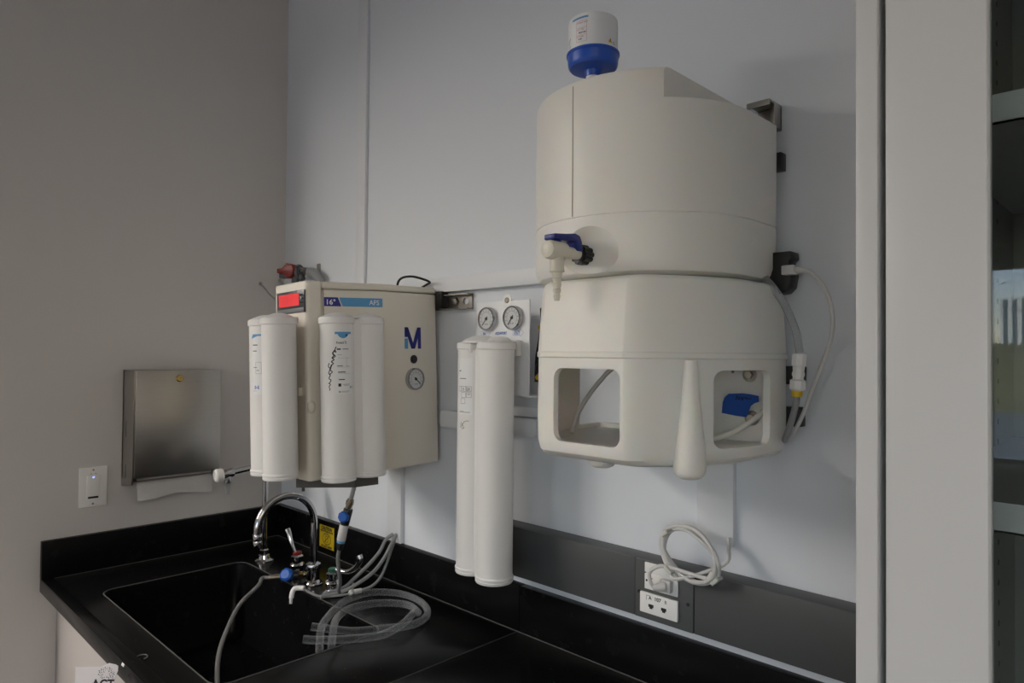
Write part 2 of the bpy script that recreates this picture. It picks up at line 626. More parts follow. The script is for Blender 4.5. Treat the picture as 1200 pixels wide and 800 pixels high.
obj('marine_edge', MB().box((JX + .001, -.7005, CZ), (2.045, -.672, CZ + .0035), .0015), RESIN, t)
BT = .021
BZ = 1.008
o = obj('backsplash', MB().box((.0, -.70, CZ), (BT, -BT - .0005, BZ), .0015), RESIN_P)
tag(o, 'short black backsplash on the towel dispenser wall', 'backsplash', 'black backsplashes')
o = obj('backsplash', MB().box((.0, -BT, CZ), (JX + .004, 0, BZ), .0015), RESIN_P)
tag(o, 'black backsplash behind the sink with the yellow sticker', 'backsplash', 'black backsplashes')
o = obj('backsplash', MB().box((JX + .0052, -BT, CZ), (2.045, 0, BZ), .0015), RESIN_P)
tag(o, 'black backsplash below the grey raceway', 'backsplash', 'black backsplashes')
w = MB()
w.tube([(.024, -.0225, CZ + .0005), (.5, -.0225, CZ + .0005), (JX, -.0225, CZ + .0005), (2.04, -.0225, CZ + .0005)], .0016, seg=6, smooth=0)
w.tube([(.0225, -.0225, CZ + .0005), (.0225, -.67, CZ + .0005)], .0014, seg=6, smooth=0)
w.tube([(JX, -.022, CZ), (JX, -.67, CZ)], .0009, seg=6, smooth=0)
o = obj('caulk_line', w, CAULK)
tag(o, 'thin grey caulk line along the foot of the black backsplash', 'caulk')

# base cabinet below the counter
t = thing('base_cabinet', 'white base cabinet under the black counter', 'cabinet', (1.02, -.35, 0))
w = MB().box((.002, -.64, .1), (2.04, -.002, .66))
w.box((.03, -.58, 0), (2.02, -.05, .1))
w.box((.002, -.64, .66), (.02, -.002, CZ - .036)).box((2.02, -.64, .66), (2.04, -.002, CZ - .036)).box((.002, -.02, .66), (2.04, -.002, CZ - .036))
obj('cabinet_body', w, CAB_W, t)
for k in range(2):
    x0 = .004 + k * 1.018
    d = obj('door', MB().box((x0, -.66, .13), (x0 + 1.015, -.641, CZ - .039), .002), CAB_W, t)
    hx = x0 + (.965 if k == 0 else .05)
    obj('handle', MB().tube([(hx, -.66, .5), (hx, -.688, .505), (hx, -.69, .55), (hx, -.688, .595), (hx, -.66, .6)], .005), CHROME, d)

# ------------------------------------------------------------------ tall cabinet with a glazed door
TY = -.57
t = thing('tall_cabinet', 'tall white steel storage cabinet with glazed door at the counter end', 'cabinet', (2.4, -.28, 0))
w = MB()
w.box((2.0555, TY - .017, 0), (2.0715, -.002, 2.6), .002)
w.box((2.80, TY - .017, 0), (2.816, -.002, 2.6), .002)
w.box((2.0715, TY + .004, 0), (2.80, -.022, .08)).box((2.0715, TY + .004, 2.56), (2.80, -.022, 2.6))
obj('cabinet_body', w, CAB, t)
obj('shaded_lining', MB().box((2.0716, -.022, .08), (2.7999, -.002, 2.56)).box((2.0716, TY + .006, .08), (2.0722, -.0225, 2.559)).box((2.7993, TY + .006, .08), (2.7999, -.0225, 2.559)), CAB_I, t)  # back and thin side sheets coloured dark to stand in for shade
hole = None
for k in range(64):
    z = .62 + k * .0245
    if hole is None:
        hole = obj('shelf_pin_hole', MB().cyl((2.0719, -.131, z), (2.0727, -.131, z), .0036, seg=14), BLACK, t)
    else:
        c = hole.copy()
        COL.objects.link(c)
        c.location.z = k * .0245
for z in (.42, .78, 1.08, 1.425, 1.725, 2.08):
    sh = MB()
    sh.box((2.0735, TY + .03, z - .022), (2.799, TY + .032, z)).box((2.0695, TY + .032, z - .0015), (2.799, -.024, z))
    sh.box((2.0735, TY + .03, z - .022), (2.799, TY + .05, z - .0205))
    obj('shelf', sh, CAB, t)
d = obj('door', MB().box((2.0765, TY - .018, .085), (2.1414, TY, 2.55), .003)
        .box((2.725, TY - .018, .085), (2.795, TY, 2.55), .003)
        .box((2.135, TY - .0175, .085), (2.733, TY - .0005, .16), .003).box((2.135, TY - .0175, 2.475), (2.733, TY - .0005, 2.55), .003), CAB, t)
obj('glass_pane', MB().box((2.138, TY - .010, .156), (2.731, TY - .006, 2.479)), GLASS_D, d)['label'] = 'reflective glass pane of the door'
obj('handle', MB().tube([(2.76, TY - .017, 1.2), (2.76, TY - .05, 1.205), (2.76, TY - .052, 1.28), (2.76, TY - .05, 1.355), (2.76, TY - .017, 1.36)], .006), CHROME, d)

# ------------------------------------------------------------------ things on the left wall
DY0, DY1, DZ0, DZ1 = -.503, -.257, 1.134, 1.473
t = thing('paper_towel_dispenser', 'brushed steel paper towel dispenser on the left wall', 'dispenser', (0, (DY0 + DY1) / 2, DZ0))
w = MB()
# side cheeks, top, back; open below
w.box((.001, DY0, DZ0 + .02), (.012, DY1, DZ1), .001)
for y0, y1 in ((DY0, DY0 + .004), (DY1 - .004, DY1)):
    w.prism([(.001, DZ0), (.088, DZ0 + .012), (.098, DZ0 + .035), (.098, DZ1 - .004), (.001, DZ1)], 0, .004,
            fr=frame((0, y0 + .004, 0), (1, 0, 0), (0, 0, 1)))
w.box((.001, DY0, DZ1 - .004), (.098, DY1, DZ1), .001)
obj('dispenser_body', w, STEEL, t)
d = obj('dispenser_door', MB().box((.0985, DY0 + .004, DZ0 + .034), (.102, DY1, DZ1 - .002), .0015)
        .cyl((.0955, DY0 + .006, DZ0 + .034), (.0955, DY1 - .004, DZ0 + .034), .0035, seg=12), STEEL, t)
obj('lock', MB().lathe([(.0105, 0), (.0105, .004), (.008, .006), (.003, .006), (.003, .004), (0, .004)], (.102, -.381, 1.449), (1, 0, 0), 28), BRASS, d)['label'] = 'small brass key lock'
for z0, z1 in ((1.16, 1.2), (1.28, 1.325)):
    obj('sight_slot', MB().box((.036, DY0 - .0006, z0), (.0385, DY0 + .001, z1)), BLACK, t)
w = MB().box((.02, DY0 + .006, DZ0 + .018), (.085, DY1 - .006, DZ0 + .021))
obj('dispenser_tray', w, STEEL_D, t)


def pap(u, v):
    y = -.482 + u * .212
    return V((.066 + .006 * math.sin(u * 9) * v + .012 * v, y, DZ0 + .03 - v * (.062 + .004 * math.sin(u * 7 + 1))))


w = MB().grid(pap, 24, 8)
w.grid(lambda u, v: pap(u, v) + V((.0016, 0, 0)), 24, 8)
tag(obj('paper_towel', w, PAPER), 'white paper towel sheet hanging out of the steel dispenser', 'paper towel')

t = thing('wall_switch', 'white occupancy sensor wall switch left of the steel dispenser', 'switch', (0, -.577, 1.083))
obj('switch_plate', MB().box((.0005, -.6125, 1.084), (.0065, -.541, 1.197), .0022), PLATE_W, t)
w = MB().box((.006, -.5935, 1.107), (.0085, -.5605, 1.173), .0008)
b = obj('switch_rocker', w, PLATE_W, t)
obj('sensor_window', MB().box((.0084, -.590, 1.108), (.0092, -.564, 1.1135), .0002), BLACK, b)
obj('indicator_light', MB().box((.0084, -.580, 1.166), (.0091, -.574, 1.170), .0002),
    mat('blue_indicator', (.2, .3, .8), rough=.3, emit=(.25, .35, 1.), estr=.35), b)
for z in (1.0925, 1.1885):
    obj('plate_screw', MB().lathe([(.003, 0), (.0026, .0008), (0, .001)], (.0063, -.577, z), (1, 0, 0), 14), STEEL_D, t)
f = fmap(frame((.0065, -.577, 1.179), (0, 1, 0), (0, 0, 1)), .0003)
obj('plate_marking', MB().stroke([(-.004, -.0005), (-.0085, -.0025)], .0012, f, 0).stroke([(.004, -.0005), (.0085, -.0025)], .0012, f, 0), INK, t)

# ------------------------------------------------------------------ trunking on the back wall
o = obj('cable_trunking', MB().box((.460, -.0105, 1.50), (.505, 0, RZ1), .001), TRUNK)
tag(o, 'thin white vertical trunking rising above the beige purifier', 'cable trunking', 'white wall trunking')
o = obj('cable_trunking', MB().box((.640, -.0125, BZ + .001), (.7015, 0, 1.46), .001), TRUNK)
tag(o, 'white vertical trunking between beige purifier and black backsplash', 'cable trunking', 'white wall trunking')
o = obj('cable_trunking', MB().box((.772, -.022, 1.686), (1.73, 0, 1.724), .002), TRUNK)
tag(o, 'white horizontal trunking above the pair of pressure gauges', 'cable trunking', 'white wall trunking')
w = MB().prism(rrect(.885, 1.345, 1.215, 1.386, .012), 0, .03, .0015, fr=frame((0, -.0005, 0), (1, 0, 0), (0, 0, 1)))
w.box((1.03, -.012, 1.388), (1.215, 0, 1.41), .001)
o = obj('cable_trunking', w, TRUNK)
tag(o, 'white horizontal trunking behind the tall twin filter', 'cable trunking', 'white wall trunking')
o = obj('cable_trunking', MB().box((1.598, -.012, 1.195), (1.668, 0, 1.46), .001), TRUNK)
tag(o, 'white vertical trunking coming down from the cream tank', 'cable trunking', 'white wall trunking')

# grey raceway with outlets
RWZ0, RWZ1, RWY = 1.037, 1.147, -.045
t = thing('raceway', 'dark grey steel outlet raceway along the wall above the counter', 'raceway', (1.5, 0, RWZ0))
obj('raceway_body', MB().box((1.085, RWY + .002, RWZ0), (2.046, 0, RWZ1), .002), GREY, t)
obj('front_cover', MB().box((1.085, RWY - .001, RWZ0 + .001), (1.487, RWY + .004, RWZ1 - .001), .001)
    .box((1.6125, RWY - .001, RWZ0 + .001), (2.046, RWY + .004, RWZ1 - .001), .001), GREY, t)
b = obj('outlet_cover', MB().box((1.4885, RWY - .0025, RWZ0 + .001), (1.611, RWY + .004, RWZ1 - .001), .001), GREY2, t)
for x, z in ((1.498, 1.086), (1.601, 1.087)):
    obj('cover_screw', MB().lathe([(.0034, 0), (.0034, .001), (.002, .0014), (0, .0008)], (x, RWY - .0025, z), (0, -1, 0), 16), BLACK, b)

OY = RWY - .0025
t = thing('power_outlet', 'white duplex power outlet with a plug in it, on the grey raceway', 'outlet', (1.55, OY, 1.098))
obj('outlet_body', MB().box((1.512, OY - .004, 1.0955), (1.582, OY, 1.124), .0012).box((1.512, OY - .004, 1.1262), (1.582, OY, 1.1445), .0012)
    .box((1.515, OY - .002, 1.123), (1.579, OY, 1.127)), PLATE_W, t)
w = MB()
f = frame((0, OY - .004, 0), (1, 0, 0), (0, 0, 1))
for x0, z0, x1, z1 in ((1.5250, 1.1162, 1.5300, 1.1176), (1.5250, 1.1052, 1.5300, 1.1066), (1.5370, 1.1375, 1.5384, 1.1418)):
    w.box((x0, OY - .0044, z0), (x1, OY - .0035, z1))
w.cyl((1.517, OY - .0035, 1.1115), (1.517, OY - .0044, 1.1115), .0021, seg=14)
obj('outlet_slot', w, BLACK, t)
t = thing('data_outlet', 'white two-port data plate below the power outlet', 'outlet', (1.54, OY, 1.052))
obj('data_plate', MB().box((1.503, OY - .006, 1.0515), (1.583, OY, 1.089), .0015), PLATE_W, t)
for x in (1.528, 1.555):
    f = fmap(frame((x, OY - .006, 1.0655), (1, 0, 0), (0, 0, 1)), .0004)
    w = MB()
    w.rect(-.0055, -.001, .0055, .0045, f, 1).rect(-.0032, -.0038, .0032, -.001, f, 1)
    obj('data_port', w, INK, t)
f = fmap(frame((1.543, OY - .006, 1.0785), (1, 0, 0), (0, 0, 1)), .0004)
w = MB().text('107', .0095, lambda x, y: f(x - .001, y), 'CENTER', .0003)
w.text('A', .0085, lambda x, y: f(x - .017, y), 'CENTER', .0003).text('B', .0085, lambda x, y: f(x + .016, y), 'CENTER')
w.stroke([(-.025, -.002), (-.025, .0065), (-.017, .0065)], .0008, f, 0)
obj('port_number', w, INK, t)

# coiled power cord
t = thing('mains_cable', 'coiled grey-white power cord hanging in front of the raceway', 'cable', (1.61, -.06, 1.10))
pts = [(1.668, -.028, 1.215), (1.67, -.032, 1.196), (1.668, -.045, 1.172)]
random.seed(11)
cx, cz, a, bz = 1.612, 1.181, .058, .043
N = 16 * 5
for i in range(6, N + 4):
    th = -2 * PI * i / 16 + .55
    k = 1 + .035 * math.sin(i * .23) + .05 * math.sin(i * .11 + 1)
    pts.append((cx + a * k * math.cos(th), -.064 - .010 * math.sin(i * .41) - .004 * math.sin(i * 1.3),
                cz + bz * k * math.sin(th) - .12 * (a * math.cos(th))))
pts += [(1.575, -.072, 1.153), (1.552, -.073, 1.148), (1.538, -.074, 1.135), (1.541, -.075, 1.118), (1.549, -.073, 1.110)]
obj('cord', MB().tube(pts, 0.0035, seg=10, smooth=5), CABLE, t)
w = MB()
w.obox(frame((1.562, OY - .004, 1.113), (1, 0, 0), (0, 0, 1)), (-.011, -.011, 0), (.012, .011, .012), .003)
w.lathe([(.0095, .0), (.0088, .006), (.006, .018), (.0045, .022)], (1.562, OY - .014, 1.113), (-.75, -.62, -.15), 20)
obj('plug', w, CABLE, t)
for (px, pz, rot) in ((1.570, 1.212, .7), (1.578, 1.150, -.6), (1.668, 1.150, .8), (1.660, 1.158, 1.1)):
    fr = frame((px, -.071, pz), (math.cos(rot), 0, math.sin(rot)), (0, -1, 0))
    obj('cable_tie', MB().obox(fr, (-.008, -.010, -.0035), (.009, .010, .0035), .002), CABLE_W, t)

# ------------------------------------------------------------------ cream storage tank
TCX, TCY, TR, TB = 1.553, -.115, .195, -.022


def dring(z, ins=0., R=TR, cx=TCX, cy=TCY, back=TB, n=64):
    r = R - ins
    out = [(cx + r, back - ins * .2, z), (cx + r, (cy + back) / 2, z)]
    for k in range(n + 1):
        th = -PI * k / n
        out.append((cx + r * math.cos(th), cy + r * math.sin(th), z))
    out += [(cx - r, (cy + back) / 2, z), (cx - r, back - ins * .2, z)]
    return out


t = thing('water_tank', 'large cream polyethylene water tank on the wall above the raceway', 'tank', (TCX, -.15, 1.345))
rings = [dring(z, i) for z, i in ((1.652, .030), (1.6535, .018), (1.658, .008), (1.665, .003), (1.675, .0), (1.7435, .0), (1.7444, .0014), (1.7456, .0014),
                                  (1.7465, 0), (1.90, -.0005), (1.957, -.0005), (1.962, .002), (1.9645, .0065), (1.9655, .014))]
w = MB().loft(rings)
w.bool(MB().box((1.681, -.5, 1.9165), (1.9, .1, 2.1)))
sc = MB()
sc.sphere((1.585, -.388, 1.686), .10, (1.0, 1.0, .72), seg=96)
w.bool(sc)
tank = obj('tank_body', w, CREAM, t, angle=28)
fv = MB()
for k in range(1):
    pass
obj('mould_line', MB().box((1.5445, -.3112, 1.7475), (1.5456, -.3085, 1.955), .0003), SEAM, tank)
w = MB()
for k, (a, z0, z1) in enumerate(((-2.62, 1.80, 1.845), (-2.56, 1.795, 1.85), (-2.50, 1.795, 1.84))):
    c, s = math.cos(a), math.sin(a)
    w.cyl((TCX + .1945 * c, TCY + .1945 * s, z0), (TCX + .1945 * c, TCY + .1945 * s, z1), .0016, seg=8)
obj('embossed_mark', w, CREAM, tank)

# lower stand: flat-fronted hollow skirt
SCX = 1.573


def sring(z, W, Fy, flat=.078, ys=-.135, back=TB, n=20, ins=0.):
    W, Fy = W - ins, Fy - ins
    out = [(SCX + W, back, z), (SCX + W, (ys + back) / 2, z)]
    for sgn in (1, -1):
        rng = range(n + 1) if sgn == 1 else range(n, -1, -1)
        for k in rng:
            th = PI / 2 * k / n
            e = 1.5
            x = flat + (W - flat) * math.cos(th) ** e
            y = ys - (Fy + ys) * math.sin(th) ** e
            out.append((SCX + sgn * x, y, z))
    out += [(SCX - W, (ys + back) / 2, z), (SCX - W, back, z)]
    return out


rings = [sring(z, W - .0125, F) for z, W, F in ((1.364, .165, .275), (1.3645, .178, .292), (1.368, .190, .307), (1.376, .199, .317), (1.39, .204, .322), (1.4345, .205, .3235),
                                        (1.523, .2045, .3225), (1.5245, .2045, .3225), (1.5262, .2075, .3258), (1.533, .2075, .3258), (1.535, .2055, .3238),
                                        (1.61, .2, .317), (1.634, .198, .314), (1.644, .194, .309), (1.6485, .187, .302), (1.650, .178, .292))]
w = MB().loft(rings)
inner = MB().loft([sring(z, .1805, .311, back=-.034) for z in (1.386, 1.518)])
w.bool(inner)
# right side window, front window, rear left opening
fr = frame((1.585, -.5, 0), (1, 0, 0), (0, 0, 1))
w.bool(MB().prism(rrect(1.520, 1.3935, 1.6475, 1.5085, .016), -.05, .0, fr=frame((0, -.25, 0), (1, 0, 0), (0, 0, 1))).prism(
    rrect(1.520, 1.3935, 1.6475, 1.5085, .016), 0, .15, fr=frame((0, -.25, 0), (1, 0, 0), (0, 0, 1))))
w.bool(MB().prism(rrect(-.213, 1.3915, -.083, 1.508, .016), 0, .2, fr=frame((1.70, 0, 0), (0, 1, 0), (0, 0, 1))))
w.bool(MB().box((1.2, -.098, 1.394), (1.575, .05, 1.512)))
stand = obj('tank_stand', w, CREAM, t, angle=28)
for (x, y, r0, r1, z0, z1) in ((1.7185, -.248, .0105, .0235, 1.3495, 1.523),):
    prof = [(0, 0), (r1 * .55, .001), (r1 * .82, .005), (r1 * .96, .011), (r1, .02), (r1 * .93, .05), (r1 * .72, .09), (r0 * 1.15, .14), (r0 * .9, z1 - z0)]
    obj('leg', MB().lathe(prof, (x, y, z0), (.006, -.002, 1), 40), CREAM, t)
for (x, y, r, z0) in ((1.576, -.27, .023, 1.3515), (1.455, -.24, .026, 1.357)):
    prof = [(0, 0), (r * .55, .001), (r * .82, .004), (r * .97, .010), (r, .018), (r, .03)]
    obj('foot', MB().lathe(prof, (x, y, z0), (0, 0, 1), 40), CREAM, t)
for x, z in ((1.709, 1.4985), (1.713, 1.4255)):
    b = MB().lathe([(.0125, 0), (.0125, .002), (.0095, .003)], (x, -.0345, z), (0, -1, 0), 28)
    b.lathe([(.0075, .002), (.0075, .008), (.0065, .009)], (x, -.0345, z), (0, -1, 0), 6)
    obj('mounting_bolt', b, STEEL, t)
obj('drain_hole', MB().cyl((1.678, -.0345, 1.503), (1.678, -.0352, 1.503), .0028, seg=14), BEIGE_D, t)

# tap on the tank
tap = obj('tap', MB().cyl((1.557, -.302, 1.687), (1.557, -.352, 1.687), .0085, .0095, 28)
          .cyl((1.557, -.345, 1.687), (1.557, -.3805, 1.687), .0142, .0142, 32, .002)
          .lathe([(.0135, 0), (.0125, .003), (.008, .005), (0, .0055)], (1.557, -.3795, 1.687), (0, -1, 0), 32)
          .cyl((1.557, -.360, 1.693), (1.557, -.360, 1.655), .0118, .0108, 32, .0015)
          .cyl((1.557, -.360, 1.657), (1.557, -.360, 1.6545), .0115, .0115, 32), CREAM_NUT, t)
prof = [(.0078, 0), (.0086, -.001)]
z = 0
for k in range(5):
    r = .0085 - k * .0007
    prof += [(r, z - .0015), (r - .0018, z - .0085)]
    z -= .0085
prof += [(.0048, z - .001)]
obj('hose_barb', MB().lathe(prof, (1.557, -.360, 1.6545), (0, 0, 1), 28), CREAM_NUT, tap)
w = MB()
for k in range(10):
    a = 2 * PI * k / 10
    w.cyl((1.557 + .0118 * math.cos(a), -.283, 1.687 + .0118 * math.sin(a)), (1.557 + .0118 * math.cos(a), -.309, 1.687 + .0118 * math.sin(a)), .0045, .0042, 10)
w.cyl((1.557, -.281, 1.687), (1.557, -.3105, 1.687), .0138, .0132, 32)
obj('tap_nut', w, BLACK, tap)['label'] = 'black ribbed nut of the tap'
w = MB()
fr = frame((1.545, 0, 0), (0, 1, 0), (0, 0, 1))
w.prism([(-.377, 1.702), (-.377, 1.7105), (-.348, 1.7135), (-.328, 1.7165), (-.317, 1.714), (-.312, 1.706), (-.309, 1.690), (-.324, 1.690), (-.327, 1.7045), (-.345, 1.7035)],
        0, .022, .0018, fr=fr)
w.cyl((1.557, -.360, 1.692), (1.557, -.360, 1.704), .0062, seg=20)
obj('tap_lever', w, NAVY, tap)['label'] = 'dark blue lever handle'

# vent filter on the tank
VX, VY = 1.541, -.255
t = thing('vent_filter', 'white and blue vent filter cartridge on top of the cream tank', 'filter', (VX, VY, 1.9655))
obj('filter_neck', MB().cyl((VX, VY, 1.9655), (VX, VY, 1.995), .0115, seg=28), PLATE_W, t)
b = obj('filter_body', MB().lathe([(.0395, 2.0335), (.0405, 2.036), (.0405, 2.083), (.0395, 2.088), (.036, 2.0905), (.012, 2.092), (.012, 2.0955), (.010, 2.0965), (0, 2.0965)],
                                 (VX, VY, -.011), (0, 0, 1), 64), WHITE_L, t)
obj('filter_base', MB().lathe([(.0125, 1.998), (.014, 2.0085), (.0375, 2.0105), (.0402, 2.0135), (.041, 2.018), (.042, 2.030), (.0436, 2.031), (.0436, 2.0345), (.041, 2.036), (0, 2.036)],
                              (VX, VY, -.011), (0, 0, 1), 64), BLUE, t)['label'] = 'blue dished base of the filter'
f = cylmap(VX, VY, .0405, math.radians(-63), 2.025, .0004)
w = MB().grid(lambda u, v: f(-.030 + .030 * u, .0425 + .003 * v + .001 * u), 14, 1)
obj('filter_label', w, LBLUE, b)['label'] = 'light blue band of the label'
w = MB()
w.rectline(-.021, .006, -.0025, .040, .0003, f)
w.rect(-.021, .0165, -.0025, .0168, f).rect(-.021, .028, -.0025, .0283, f)
w.text('STERILE VENT', .0032, lambda x, y: f(-.020 + x, .0355 + y)).text('CAT. NO.', .0032, lambda x, y: f(-.020 + x, .0245 + y)).text('LOT NO.', .0032, lambda x, y: f(-.020 + x, .013 + y))
obj('label_heading', w, INK_R, b)
w = MB()
w.text('VENT-001', .0032, lambda x, y: f(-.017 + x, .0195 + y), bold=.0001).text('0187', .0032, lambda x, y: f(-.017 + x, .009 + y), bold=.0001)
f2 = cylmap(VX, VY, .0405, math.radians(-118), 2.025, .0004)
w.stroke([(-.004, .010), (-.001, .016), (.002, .019)], .0012, f2).stroke([(-.003, .005), (.003, .007)], .0008, f2)
obj('label_print', w, INK, b)
f3 = cylmap(VX, VY, .0405, math.radians(-10), 2.025, .0004)
w = MB().stroke([(0, .0055), (0, .0128)], .0001, f3, 0)
tri = bmesh.new()
vs = [tri.verts.new(f3(x, y)) for x, y in ((-.0042, .005), (.0042, .005), (0, .0125))]
tri.faces.new(vs)
w._add(tri)
obj('warning_triangle', w, YELLOW, b)
obj('warning_sign', MB().stroke([(0, .0072), (0, .0105)], .0009, lambda x, y: cylmap(VX, VY, .0405, math.radians(-10), 2.025, .0007)(x, y), 0)
    .rect(.006, .0042, .011, .005, f3, 2).rect(.006, .0072, .0105, .008, f3, 2), INK, b)

# steel hanger and clips behind the tank
t = thing('tank_hanger', 'grey steel hanging bracket at the upper rear edge of the cream tank', 'bracket', (1.74, 0, 1.88))
w = MB().box((1.708, -.006, 1.913), (1.748, 0, 1.956), .0008).box((1.708, -.046, 1.9525), (1.748, -.004, 1.956), .0008)
w.box((1.7415, -.030, 1.913), (1.748, 0, 1.9535), .0008).box((1.708, -.049, 1.946), (1.748, -.0455, 1.956), .0008)
obj('hanger_plate', w, STEEL, t)
w = MB()
for z0, z1 in ((1.843, 1.872), (1.482, 1.512), (1.415, 1.447)):
    w.box((1.735, -.021, z0), (1.7555 if z0 > 1.6 else 1.7835, -.001, z1), .002)
tag(obj('rubber_pad', MB().box((1.735, -.021, 1.842), (1.756, .0, 1.872), .002), BLACK), 'small black spacer pad behind the upper tank, under the steel bracket', 'pad', 'black spacer pads')
tag(obj('rubber_pad', MB().box((1.745, -.0205, 1.484), (1.7905, .0, 1.514), .002), BLACK), 'small black spacer pad behind the stand, level with the white connector', 'pad', 'black spacer pads')
tag(obj('rubber_pad', MB().box((1.745, -.0205, 1.415), (1.789, .0, 1.447), .002), BLACK), 'small black spacer pad behind the stand, lowest by the window of the stand', 'pad', 'black spacer pads')

# level sensor connector
t = thing('sensor_box', 'black connector block on the wall where the tank meets its stand', 'connector', (1.77, 0, 1.64))
obj('block', MB().prism([(1.735, 1.632), (1.735, 1.702), (1.778, 1.702), (1.779, 1.690), (1.774, 1.686), (1.774, 1.668), (1.779, 1.664), (1.775, 1.6425), (1.766, 1.634)], 0, .033, .002,
                        fr=frame((0, -.0015, 0), (1, 0, 0), (0, 0, 1))), BLACK, t)
t = thing('sensor_cable', 'pale cable with white plug looping from the black connector block', 'cable', (1.81, -.04, 1.38))
obj('plug', MB().box((1.769, -.052, 1.6615), (1.790, -.034, 1.677), .002).cyl((1.79, -.043, 1.669), (1.801, -.043, 1.6675), .0052, .0036, 18), CABLE, t)
pts = [(1.80, -.043, 1.6675), (1.812, -.042, 1.664), (1.832, -.04, 1.640), (1.844, -.038, 1.600), (1.842, -.036, 1.560), (1.828, -.034, 1.520),
       (1.812, -.032, 1.480), (1.80, -.032, 1.445), (1.785, -.032, 1.412), (1.770, -.026, 1.394), (1.752, -.018, 1.386), (1.735, -.012, 1.384), (1.70, -.011, 1.384)]
obj('cable', MB().tube(pts, .0034, seg=10), CABLE, t)
t = thing('overflow_tube', 'clear bent tube with white connector and yellow ring beside the tank', 'tube', (1.80, -.05, 1.37))
pts = [(1.742, -.05, 1.658), (1.757, -.055, 1.642), (1.778, -.058, 1.612), (1.795, -.058, 1.572), (1.801, -.056, 1.536)]
obj('tube', MB().tube(pts, .0062, seg=14), TUBE_B, t)
b = obj('connector', MB().lathe([(.0098, 0), (.0115, -.002), (.0115, -.018), (.0098, -.020), (.009, -.028), (.0102, -.030), (.0102, -.034), (.0088, -.036), (.0088, -.040),
                                 (.0128, -.042), (.0128, -.055), (.0095, -.058)], (1.8005, -.055, 1.534), (.06, 0, 1), 8), PLATE_W, t)
obj('lock_ring', MB().cyl((1.797, -.055, 1.4775), (1.7965, -.055, 1.4665), .0082, .0078, 20), YELLOW_R, b)['label'] = 'yellow locking ring'
pts = [(1.7965, -.055, 1.468), (1.793, -.054, 1.448), (1.783, -.05, 1.418), (1.772, -.040, 1.398), (1.762, -.024, 1.392), (1.745, -.0125, 1.390), (1.715, -.0115, 1.390)]
obj('tube_tail', MB().tube(pts, .0050, seg=12), TUBE, t)

# things seen inside the stand
pts = [(1.520, -.10, 1.5165), (1.489, -.12, 1.506), (1.470, -.13, 1.486), (1.459, -.15, 1.460), (1.449, -.17, 1.428), (1.447, -.185, 1.398), (1.448, -.19, 1.389)]
tag(obj('drain_tube', MB().tube(pts, .0042, seg=12), CABLE_W), 'pale tube curving down inside the stand, behind its larger opening', 'tube')
pts = [(1.762, -.065, 1.455), (1.74, -.08, 1.43), (1.71, -.10, 1.405), (1.68, -.12, 1.3935), (1.65, -.14, 1.3925)]
tag(obj('drain_tube', MB().tube(pts, .0045, seg=12), CABLE_W), 'pale tube lying inside the stand, behind the opening with blue tape', 'tube')
w = MB()
tape_pts = [(1.664, 1.4316), (1.686, 1.4285), (1.708, 1.4268), (1.7105, 1.437), (1.714, 1.446), (1.720, 1.451), (1.728, 1.454), (1.7264, 1.4636),
            (1.712, 1.4658), (1.699, 1.4668), (1.676, 1.4652), (1.6695, 1.459), (1.666, 1.450)]
b = bmesh.new()


def tape_y(x, z):
    return -.0405 - .9 * max(0, z - 1.446) * (1.463 - z) * 14 - (1.73 - x) * .10


f1 = b.faces.new([b.verts.new((x, tape_y(x, z), z)) for x, z in tape_pts])
r = bmesh.ops.extrude_face_region(b, geom=[f1])
for e in r['geom']:
    if isinstance(e, bmesh.types.BMVert):
        e.co.y += .0007
bmesh.ops.recalc_face_normals(b, faces=b.faces[:])
w._add(b)
tp = obj('masking_tape', w, TAPE)
tag(tp, 'strip of blue masking tape with black handwriting inside the tank stand', 'tape')
w = MB()
f = lambda x, y: V((1.690 + x, tape_y(1.690 + x, 1.455 + y) - .0012, 1.455 + y))
w.stroke([(0, 0), (.001, .007), (.005, .0005), (.006, .007)], .0015, f, 3).stroke([(.009, .006), (.0105, .0), (.012, .006)], .0014, f, 3)
w.stroke([(.014, .003), (.016, .006), (.018, .002), (.020, .005), (.022, .003), (.026, .004)], .0012, f, 3)
obj('handwriting', w, INK, tp)

# ------------------------------------------------------------------ twin filters
def filter_pack(root, A, B, z0, z1, r, T=None, dome=.012):
    """two joined cylinders with flanged ends; A,B axis positions (x,y)"""
    w = MB()
    for (x, y) in (A, B):
        w.lathe([(r - .004, z0), (r + .0005, z0 + .001), (r + .0015, z0 + .003), (r + .0015, z0 + .006), (r + .0005, z0 + .007), (r + .0005, z0 + .0085), (r + .002, z0 + .0095),
                 (r + .002, z0 + .0125), (r, z0 + .015), (r, z1 - .014), (r + .0025, z1 - .0125), (r + .0025, z1 - .001), (r - .002, z1)], (x, y, 0), (0, 0, 1), 56)
    d = V((B[0] - A[0], B[1] - A[1], 0))
    u = d.normalized()
    nrm = V((-u.y, u.x, 0))
    c = V(((A[0] + B[0]) / 2, (A[1] + B[1]) / 2, 0))
    fr = frame(c, u, nrm)
    hl = d.length / 2
    body = obj('filter_cylinder', w, WHITE, root, T)
    w = MB().obox(fr, (-hl, -r * .55, z0 + .004), (hl, r * .55, z1 - .003), .003)
    obj('filter_web', w, WHITE, root, T)
    cap = MB()
    for q, s in ((A, 1), (B, 1)):
        cap.lathe([(r + .001, z1 - .0015), (r + .001, z1 + .0005), (r * .75, z1 + dome * .45), (r * .35, z1 + dome * .9), (r * .2, z1 + dome), (0, z1 + dome)], (q[0], q[1], 0), (0, 0, 1), 48)
    cap.obox(fr, (-hl, -r * .5, z1 - .001), (hl, r * .5, z1 + dome * .5), .003)
    obj('filter_cap', cap, WHITE, root, T)
    return body


